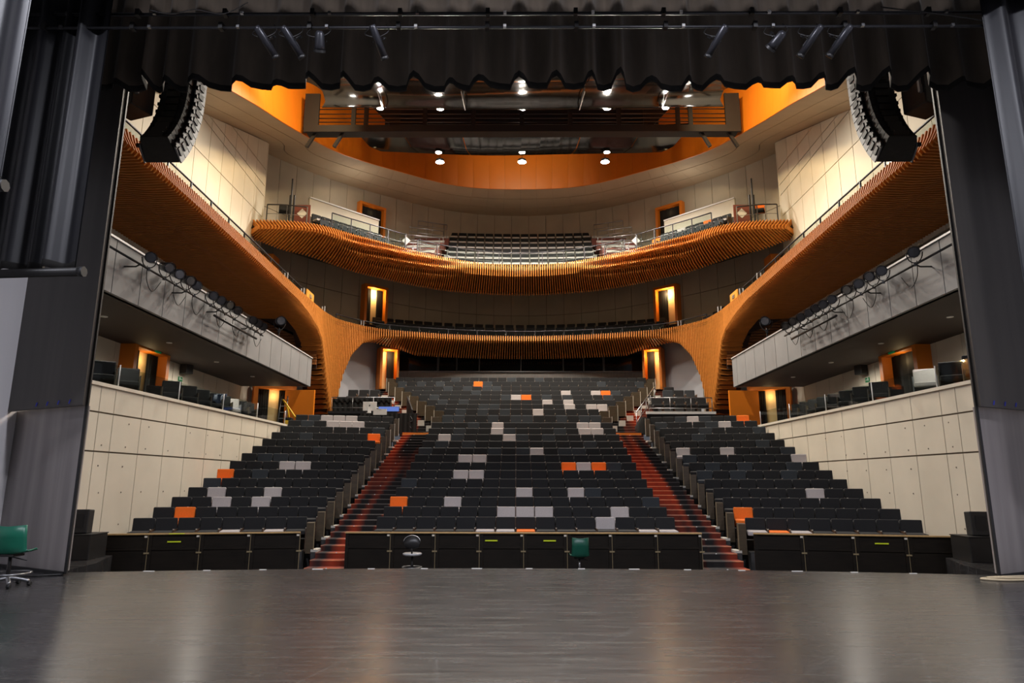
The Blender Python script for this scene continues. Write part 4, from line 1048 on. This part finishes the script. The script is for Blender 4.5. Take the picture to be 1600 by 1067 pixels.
# ================================================================== CONTROL ROOM WINDOWS
cw = sroot('window_1', 'dark control room windows at the back of the stalls')
MB().box((0, 42.2, 8.6), (15.2, .1, 1.6)).build('room_back', 'black', cw)
MB().box((0, 40.95, 7.78), (15.2, .2, .86)).build('sill_wall', 'sill', cw); MB().box((0, 40.85, 8.2), (15.2, .3, .05)).build('sill', 'steel', cw)
mx_ = [-7.5, -5.0, -3.87, -2.5, .03, 2.6, 3.84, 5.05, 7.5]
for i, x in enumerate(mx_):
    MB().box((x, 40.9, 8.76), (.12 if i in (1, 7) else .07, .12, 1.1)).build('mullion', 'mullion', cw)
for a, b in zip(mx_, mx_[1:]):
    MB().box(((a + b) / 2, 40.9, 8.76), (b - a - .1, .02, 1.08)).build('pane', 'dark_glass', cw)
struct(MB().box((0, 41.2, 9.42), (16.5, 2.5, .3)).build('ceiling_rear', 'black'), 'black soffit over the control room windows')
# ================================================================== CEILING REFLECTORS, CATWALK, DOWNLIGHTS
def reflector(name, label, nodes, hw, cuts, sag):
    t = thing(name, label, 'ceiling panel', (0, nodes[0][0], nodes[0][1]))
    P = spline([(d, z, 0) for d, z in nodes], 8)
    for a, b in zip(cuts, cuts[1:]):
        n = 6; mb = MB(); g = .0025
        cols = []
        for i in range(n + 1):
            u = a + g + (b - a - 2 * g) * i / n
            cols.append([Vector((u * interp(p.x, hw), p.x, p.y + sag * (1 - u * u) * -1 + .03 * math.sin(u * 5 + p.x * 1.1))) for p in P])
        for c0, c1 in zip(cols, cols[1:]):
            mb.strip(c0, c1, True); mb.strip([v + Vector((0, 0, .06)) for v in c0], [v + Vector((0, 0, .06)) for v in c1], True)
        for c in (cols[0], cols[-1]): mb.strip(c, [v + Vector((0, 0, .06)) for v in c])
        mb.strip([c[0] for c in cols], [c[0] + Vector((0, 0, .06)) for c in cols]); mb.strip([c[-1] for c in cols], [c[-1] + Vector((0, 0, .06)) for c in cols])
        mb.build('reflector_panel', 'black_gloss', t, weld=False)
    return t
r1 = reflector('ceiling_reflector', 'glossy black curved ceiling reflector nearest the stage', [(19.5, 14.6), (21, 15.15), (23, 16.2), (25, 17.05), (26.6, 17.45), (27, 17.62)], [(19.5, 7.6), (22, 7.95), (24.5, 8.0), (26, 8.3), (27, 8.8)], [-1, -.68, -.28, .28, .68, 1], .12)
for x in (-2.4, 2.4): MB().tube([(x, 24.0, 16.5), (x * 1.03, 26.9, 17.42)], .022, 5).build('seam_light_streak', 'white', r1)  # white strips stand in for light showing through the panel seams
for x in (-5.7, 5.7): MB().tube([(x, 24.2, 16.6), (x * 1.05, 26.6, 17.35)], .02, 5).build('seam_light_streak', 'white', r1)  # white strips stand in for lamp streaks reflected in the gloss
r2 = reflector('ceiling_reflector', 'lower glossy black ceiling reflector behind the catwalk', [(30.9, 18.95), (32, 18.98), (33.2, 19.02), (34, 19.12)], [(30.9, 8.3), (32, 8.25), (33.2, 8.05), (34, 7.6)], [-1, -.72, -.36, .36, .72, 1], .2)
cat_ = thing('catwalk', 'black steel catwalk with railings spanning the orange cove', 'catwalk', (0, 29.8, 17.9))
MB().box((0, 29.9, 18.05), (20.6, .9, .12)).build('walkway', 'black', cat_); MB().box((0, 29.5, 17.98), (20.6, .12, .34)).build('beam', 'black', cat_)
for z in (18.38, 18.58, 18.8, 19.05): MB().tube([(-10.3, 29.6, z), (10.3, 29.6, z)], .028, 5).build('rail', 'steel_dark', cat_)
for x in [-10, -8.0, -7.4, -4.6, -2.3, 0, 2.3, 4.6, 7.4, 8.0, 10]: MB().box((x, 29.6, 18.9), (.2 if abs(x) != 10 else .7, .12, 1.9)).build('post', 'black', cat_)
for x in (-10, -8.7, 8.7, 10): MB().box((x, 29.8, 17.6), (.14, .14, .9), ry=.5 if x < 0 else -.5).build('strut', 'black', cat_)
for sx in (-1, 1): MB().prism([(sx * 7.2, 29.7, 19.3), (sx * 5.8, 29.7, 19.3), (sx * 5.8, 29.7, 18.1), (sx * 6.1, 29.7, 18.1)], (0, .06, 0)).build('cross_panel', 'black', cat_)
MB().box((0, 30.6, 19.6), (13.4, .08, 1.6)).build('dark_void_sheet', 'black', cat_)  # added black sheet, stands in for the dark void seen between the posts
def downlight(loc, label, power, r=.20, aim=None, angle=150, drop=0., soft=.14):
    t = thing('downlight', label, 'downlight', loc)
    x, y, z = loc
    MB().tube([(x, y, z + .02), (x, y, z + .16)], [r * 1.15, r], 14).build('housing', 'steel_dark', t); MB().tube([(x, y, z + .015), (x, y, z + .022)], r, 14).build('lamp_disc', 'lamp_on', t)
    if drop: MB().tube([(x, y, z + .16), (x, y, z + drop)], .015, 5).build('stem', 'steel_dark', t)
    lamp('downlight_lamp', 'SPOT', (x, y, z - .06), power, (1, .91, .78), aim or (x, y - .6, 0), soft, angle, .5, parent=t)
for x, l in ((-4.4, 'left'), (.05, 'middle'), (4.55, 'right')):
    downlight((x, 34.25, 18.62), 'bright %s downlight hanging before the orange cove' % l, P_DOWN, .22, None, 165, .4)
    downlight((x, 33.5, 18.80), 'recessed %s downlight in the rear ceiling reflector' % l, P_DOWN * .15, .16, None, 150, .12)
    downlight((x * .82, 27.3, 17.70), 'recessed %s downlight in the front ceiling reflector edge' % l, P_FRONT * .4, .15, None, 150, soft=.04)
for x, l in ((-6.25, 'left'), (6.3, 'right')):
    downlight((x, 27.3, 17.72), 'bright %s corner downlight of the front ceiling reflector' % l, P_FRONT, .14, (x * .6, 21, 0), 165, soft=.05)
for s in (-1, 1):
    lamp('cove_lamp', 'SPOT', (s * 7.2, 22.0, 18.6), P_COVE, (1, .74, .40), (s * 10.7, 23.5, 17.6), .2, 130, .7)
    lamp('cove_lamp', 'SPOT', (s * 7.6, 25.6, 19.0), P_COVE * .7, (1, .74, .40), (s * 10.9, 27.5, 18.8), .2, 130, .7)
lamp('cove_lamp', 'SPOT', (0, 35.5, 20.3), P_COVE * .12, (1, .8, .5), (0, 39, 19.9), .3, 150, .7)

# ================================================================== LANTERNS ON THE BRIDGES
for s in (-1, 1):
    t = thing('lighting_bar', 'black lighting bar fixed along the %s bridge parapet' % SIDE[s], 'bar', (s * 9.6, 19.5, 6.8))
    y0, y1, zb = 14.6, 24.6, 6.92
    MB().tube([(s * 9.62, y0, zb), (s * 9.62, y1, zb)], .028, 7).build('pipe', 'black_paint', t)
    MB().tube([(s * 9.66, 20.6, zb - .22), (s * 9.66, 24.1, zb - .22)], .04, 7).build('lower_pipe', 'black_paint', t)
    for y in (16.2, 18.6, 20.8, 23.2): MB().tube([(s * 9.62, y, zb), (s * 9.72, y, zb - .06), (s * 10.02, y, zb - .06)], .02, 6).build('bracket', 'black_paint', t)
    ys = [16.6, 17.4, 18.0, 18.6, 19.1, 20.2, 20.75, 21.3, 22.0, 23.4, 23.9, 24.4] if s < 0 else [16.2, 17.7, 18.2, 18.9, 19.5, 20.6, 21.2, 21.7, 22.3, 22.9, 23.5, 24.2]
    for i, y in enumerate(ys):
        lab = 'black theatre lantern on the %s bridge bar, %s from the stage' % (SIDE[s], ORD[i + 1])
        o = place_lantern('round', (s * 9.62, y, zb + .32), lab, (-.3, 0, PI - s * (.55 + .4 * random.random())), 'lanterns on the %s bridge' % SIDE[s], 1.1)
        for ch in o.children:
            if ch.name.startswith('yoke') or ch.name.startswith('clamp'): ch.rotation_euler = (PI + .3, 0, 0)
        if i % 2 == 0:
            cable('lantern_cable', 'loop of black cable hanging under the %s lantern of the %s bridge bar' % (ORD[i + 1], SIDE[s]), [(s * 9.66, y, zb + .1), (s * 9.72, y + .15, zb - .25), (s * 9.74, y + .5, zb - .45), (s * 9.7, y + .8, zb - .1)], .011)
    t = place_lantern('round', (s * 10.1, 27.6, 8.2), 'single grey lantern standing on the %s bridge ledge near the arch' % SIDE[s], (-.2, 0, PI - s * .5), 'single lanterns on the bridges', 1.5)
    for ch in t.children:
        if ch.name.startswith('yoke') or ch.name.startswith('clamp'): ch.rotation_euler = (PI + .2, 0, 0)
    tag(MB().tube([(s * 10.1, 27.6, 7.45), (s * 10.1, 27.6, 7.9)], .03, 6).build('lantern_stand', 'steel_dark'), 'short stand carrying the single lantern on the %s bridge' % SIDE[s], 'stand')

# ================================================================== FRONT OF HOUSE DESK, RAILS
t = thing('mixing_desk', 'black draped mixing table behind the left stalls block', 'table', (-5.9, 31.6, 3.85))
MB().box((-6.1, 31.7, 4.72), (2.6, .75, .05)).build('table_top', 'black_paint', t)
A = []; Bq = []
for i in range(61):
    x = -7.4 + 2.6 * i / 60; y = 31.3 + .03 * math.sin(i * 1.3); A.append(Vector((x, y, 4.72))); Bq.append(Vector((x, y, 3.8)))
mb = MB(); mb.strip(A, Bq, True); mb.build('drape', 'black_cloth', t)
t = thing('computer_monitor', 'silver computer monitor seen from behind on the mixing table', 'monitor', (-6.75, 31.6, 4.75))
c = atY(578, 633, 31.6); MB().rbox((c.x, 31.6, 5.08), (.64, .04, .42), .012).build('screen_housing', 'white', t); MB().box((c.x, 31.56, 4.86), (.16, .03, .24)).build('stand', 'white', t); MB().box((c.x, 31.5, 4.76), (.2, .2, .015)).build('foot', 'white', t); MB().box((c.x, 31.575, 5.12), (.05, .01, .06)).build('emblem', 'black', t)
t = thing('flat_monitor', 'low blue lit monitor lying beside the computer on the mixing table', 'monitor', (-5.6, 31.6, 4.75))
c = atY(608, 636, 31.6); MB().box((c.x, 31.6, 4.95), (.98, .04, .26), rx=-.3).build('housing', 'black_paint', t); MB().box((c.x, 31.57, 4.955), (.94, .02, .22), rx=-.3).build('screen', 'blue_screen', t); MB().box((c.x, 31.65, 4.8), (.3, .2, .12)).build('foot', 'black', t)
t = thing('paper_sheet', 'white sheet of paper taped to the front of the mixing table', 'paper', (-5.95, 31.25, 4.3)); c = atY(594, 644, 31.22); MB().box((c.x, 31.22, c.z), (.62, .012, .27)).build('sheet', 'white', t); MB().box((c.x, 31.21, c.z + .13), (.08, .012, .03)).build('tape', 'cap', t)
t = thing('side_screen', 'black panel closing the mixing position beside the left upper stair', 'panel', (-5.05, 32.6, 3.9))
MB().prism([(-5.0, 31.4, 3.9), (-5.55, 33.3, 3.9), (-5.55, 33.3, 5.75), (-5.0, 31.4, 4.9)], (-.06, 0, 0)).build('board', 'black', t); MB().box((-5.3, 31.42, 4.1), (.5, .1, .06)).build('shelf', 'rail_wood', t)
t = thing('equipment_case', 'black equipment case with loose cables at the end of the mixing table', 'case', (-5.3, 31.45, 3.85)); MB().rbox((-5.3, 31.6, 4.25), (.5, .45, .75), .02).build('case', 'black_paint', t); MB().tube(spline([(-5.1, 31.3, 4.6), (-5.0, 31.3, 4.4), (-5.2, 31.3, 4.3), (-5.05, 31.3, 4.05)], 5), .012, 5).build('cable', 'steel', t)
for s in (-1, 1):
    t = thing('truss_rail', 'dark guard rail before the %s seating platform' % SIDE[s], 'railing', (s * 7.6, 32.6, 4.92))
    for z in (5.12, 5.62): MB().tube([(s * 6.1, 32.6, z), (s * 9.1, 32.6, z)], .025, 6).build('rail', 'steel', t)
    for k in range(4): MB().tube([(s * (6.1 + k), 32.6, 4.94), (s * (6.1 + k), 32.6, 5.62)], .02, 6).build('post', 'steel', t)
    if s < 0:
        A = [Vector((-6.3 - 2.8 * i / 50, 32.7 + .03 * math.sin(i * 1.4), 5.58)) for i in range(51)]; mb = MB(); mb.strip(A, [a - Vector((0, 0, .62)) for a in A], True); mb.build('black_drape', 'black_cloth', t)
t = thing('stair_handrail', 'steel handrail on the outer side of the right upper stair', 'railing', (5.6, 33, 3.9))
a, b = Vector((5.35, 31.9, 4.85)), Vector((7.0, 35.6, 6.55))
MB().tube([a, b], .028, 6).build('handrail', 'steel', t); MB().tube([a - Vector((0, 0, .45)), b - Vector((0, 0, .45))], .014, 5).build('mid_rail', 'steel', t)
for u in (0, .25, .5, .75, 1): p = a.lerp(b, u); MB().tube([p, p - Vector((0, 0, 1.0))], .018, 6).build('post', 'steel', t)
t = thing('black_bag_pile', 'black draped equipment beside the right upper stair', 'drape', (5.75, 32.3, 3.85))
mb = MB(); n = 10
for i in range(n):
    z0, z1 = 3.86 + .75 * i / n, 3.86 + .75 * (i + 1) / n
    def ring(z, k): return [Vector((5.72 + (.42 - .3 * ((z - 3.86) / .8) ** 2) * math.cos(a) * (1 + .12 * math.sin(5 * a + k)), 32.2 + .3 * math.sin(a) * (1 - .3 * (z - 3.86)), z)) for a in [j * PI / 8 for j in range(17)]]
    mb.strip(ring(z0, i), ring(z1, i + 1), True)
mb.build('cloth', 'black_cloth', t); MB().rbox((5.72, 32.2, 4.6), (.22, .2, .1), .03).build('top_bundle', 'black_cloth', t)
t = thing('vacuum_cleaner', 'yellow vacuum cleaner with a bent hose at the left aisle door', 'cleaner', (-10.3, 30.2, 3.9))
c = atY(452, 655, 30.2); MB().rbox((c.x, 30.2, 4.1), (.36, .36, .42), .08).build('tank', 'yellow', t); MB().rbox((c.x, 30.2, 4.36), (.3, .3, .12), .04).build('head', 'black_paint', t)
MB().tube(spline([(c.x, 30.2, 4.42), (c.x - .1, 30.1, 4.9), (c.x - .3, 30.1, 5.2), (c.x - .1, 30.0, 5.0), (c.x + .35, 30.0, 4.4)], 6), .035, 7).build('hose', 'yellow', t)
t = thing('step_ladder', 'slim grey step ladder leaning by the left aisle door', 'ladder', (-10.6, 30.4, 3.9))
for dx in (-.2, .2): MB().tube([(-10.75 + dx, 30.6, 3.92), (-10.75 + dx * .7, 30.75, 5.45)], .022, 6).build('side_rail', 'steel', t)
for k in range(5): MB().box((-10.75, 30.62 + .03 * k, 4.15 + .28 * k), (.36, .06, .03)).build('rung', 'steel', t)
t = thing('blue_coat', 'dark blue coat draped over a chair in the left side box', 'coat', (-11.2, 25.0, 4.6)); mb = MB()
A = [Vector((-11.55 + .07 * i, 24.75, 4.72 + .03 * math.sin(i * 1.7))) for i in range(11)]; mb.strip(A, [a + Vector((0, -.12, -.28 - .04 * math.sin(i))) for i, a in enumerate(A)], True); mb.strip(A, [a + Vector((0, .16, .02)) for a in A], True); mb.build('cloth', 'coat', t)
MB().tube([(-11.55, 24.8, 4.71), (-10.85, 24.8, 4.74)], .05, 7).build('collar', 'coat', t)

# ================================================================== OFFICE CHAIRS
def star_base(t, x, y, z0, r, m='steel', casters=True):
    for k in range(5):
        a = k * 2 * PI / 5 + .4; ex, ey = x + r * math.cos(a), y + r * math.sin(a)
        MB().tube(spline([(x, y, z0 + .13), (x + r * .5 * math.cos(a), y + r * .5 * math.sin(a), z0 + .11), (ex, ey, z0 + .07)], 4), [.03] * 8 + [.018], 6).build('base_arm', m, t)
        if casters: MB().tube([(ex - .025, ey, z0 + .03), (ex + .025, ey, z0 + .03)], .03, 8).build('caster', 'black', t)
def shell(t, x, y, zs, wd, face, m, back_h, name='shell'):
    """moulded seat shell; face = direction angle the sitter looks"""
    mb = MB(); rows = []
    prof = [(.24, -.02), (.2, .0), (0, -.015), (-.16, 0.), (-.205, .04), (-.225, .12), (-.245, back_h * .6), (-.262, back_h)]
    for i in range(11):
        u = -1 + 2 * i / 10; row = []
        for k, (f, z) in enumerate(prof):
            ww = wd / 2 * (1 if k < 4 else 1 - .10 * (k - 3) / 4); curl = .05 * abs(u) ** 2.2
            ff = f + (curl * 1.3 if k >= 4 else 0); zz = z + (curl if k < 4 else 0) + (.02 * abs(u) if k == 7 else 0)
            dx, dy = -math.sin(face) * 1, math.cos(face)
            row.append(Vector((x + math.cos(face) * u * ww + dx * ff, y + math.sin(face) * u * ww + dy * ff, zs + zz)))
        rows.append(row)
    for a, b in zip(rows, rows[1:]): mb.strip(a, b, True)
    o = mb.build(name, m, t); sd = o.modifiers.new('thick', 'SOLIDIFY'); sd.thickness = .016; return o
# green task chair on stage, left
gx, gy = -9.02, 11.1
p = atY(12, 905, 11.2); gx, gy = p.x, 11.2
t = thing('office_chair', 'green plastic swivel chair on the stage at the left edge', 'chair', (gx, gy, 0))
shell(t, gx, gy, .50, .56, .25, 'green', .42); star_base(t, gx, gy, 0, .3); MB().tube([(gx, gy, .1), (gx, gy, .47)], [.03, .026], 8).build('gas_column', 'black_paint', t)
MB().tube([(gx + .31 * math.cos(a), gy + .31 * math.sin(a), .2) for a in [i * PI / 10 for i in range(21)]], .014, 5).build('foot_ring', 'steel', t)
MB().tube([(gx, gy, .45), (gx + .3, gy - .05, .4)], .01, 5).build('lever', 'black', t); MB().box((gx, gy, .475), (.26, .26, .035)).build('seat_plate', 'black_paint', t)
# dark stool chair in the pit
p = atY(645, 862, 16.2); x, y = p.x, 16.2
t = thing('office_chair', 'black high swivel chair with a white seat edge before the pit barrier', 'chair', (x, y, -.56))
MB().tube([(x, y, -.45), (x, y, -.02)], .028, 8).build('gas_column', 'black_paint', t); star_base(t, x, y, -.56, .28, 'black_paint'); MB().tube([(x + .22 * math.cos(a), y + .22 * math.sin(a), -.27) for a in [i * PI / 10 for i in range(21)]], .012, 5).build('foot_ring', 'steel', t)
mb = MB(); mb.tube([(x, y, -.02), (x, y, 0.0), (x, y, .035), (x, y, .045)], [.17, .215, .22, .19], 18); mb.build('seat', 'seat_top', t)
mb = MB(); A = []; Bc = []
for i in range(15):
    a = PI * i / 14; A.append(Vector((x + .02 + .185 * math.cos(a), y - .24 + .03 * math.sin(a), .30 + .135 * math.sin(a)))); Bc.append(Vector((x + .02 + .15 * math.cos(a), y - .25, .20 - .05 * math.sin(a))))
mb.strip(A, Bc, True); o = mb.build('backrest', 'back_black', t); sd = o.modifiers.new('thick', 'SOLIDIFY'); sd.thickness = .03
MB().tube([a + Vector((0, -.01, .005)) for a in A], .011, 5).build('back_rim', 'steel', t); MB().tube([(x + .02, y - .25, .16), (x + .02, y - .2, .05), (x, y - .1, -.01)], .018, 6).build('back_post', 'black_paint', t)
# green chair in the pit
p = atY(906, 866, 16.2); x, y = p.x, 16.2
t = thing('office_chair', 'green, shade-darkened swivel chair standing before the pit barrier right of centre', 'chair', (x, y, -.56))
shell(t, x, y, -.04, .42, .06, 'green_shaded', .42); MB().tube([(x, y, -.45), (x, y, -.06)], .024, 8).build('gas_column', 'steel', t); star_base(t, x, y, -.56, .28, 'black_paint'); MB().box((x, y, -.065), (.22, .22, .03)).build('seat_plate', 'black_paint', t); MB().tube([(x, y, -.08), (x + .2, y, -.1)], .01, 5).build('lever', 'black', t)
for me in bpy.data.meshes: me.update()
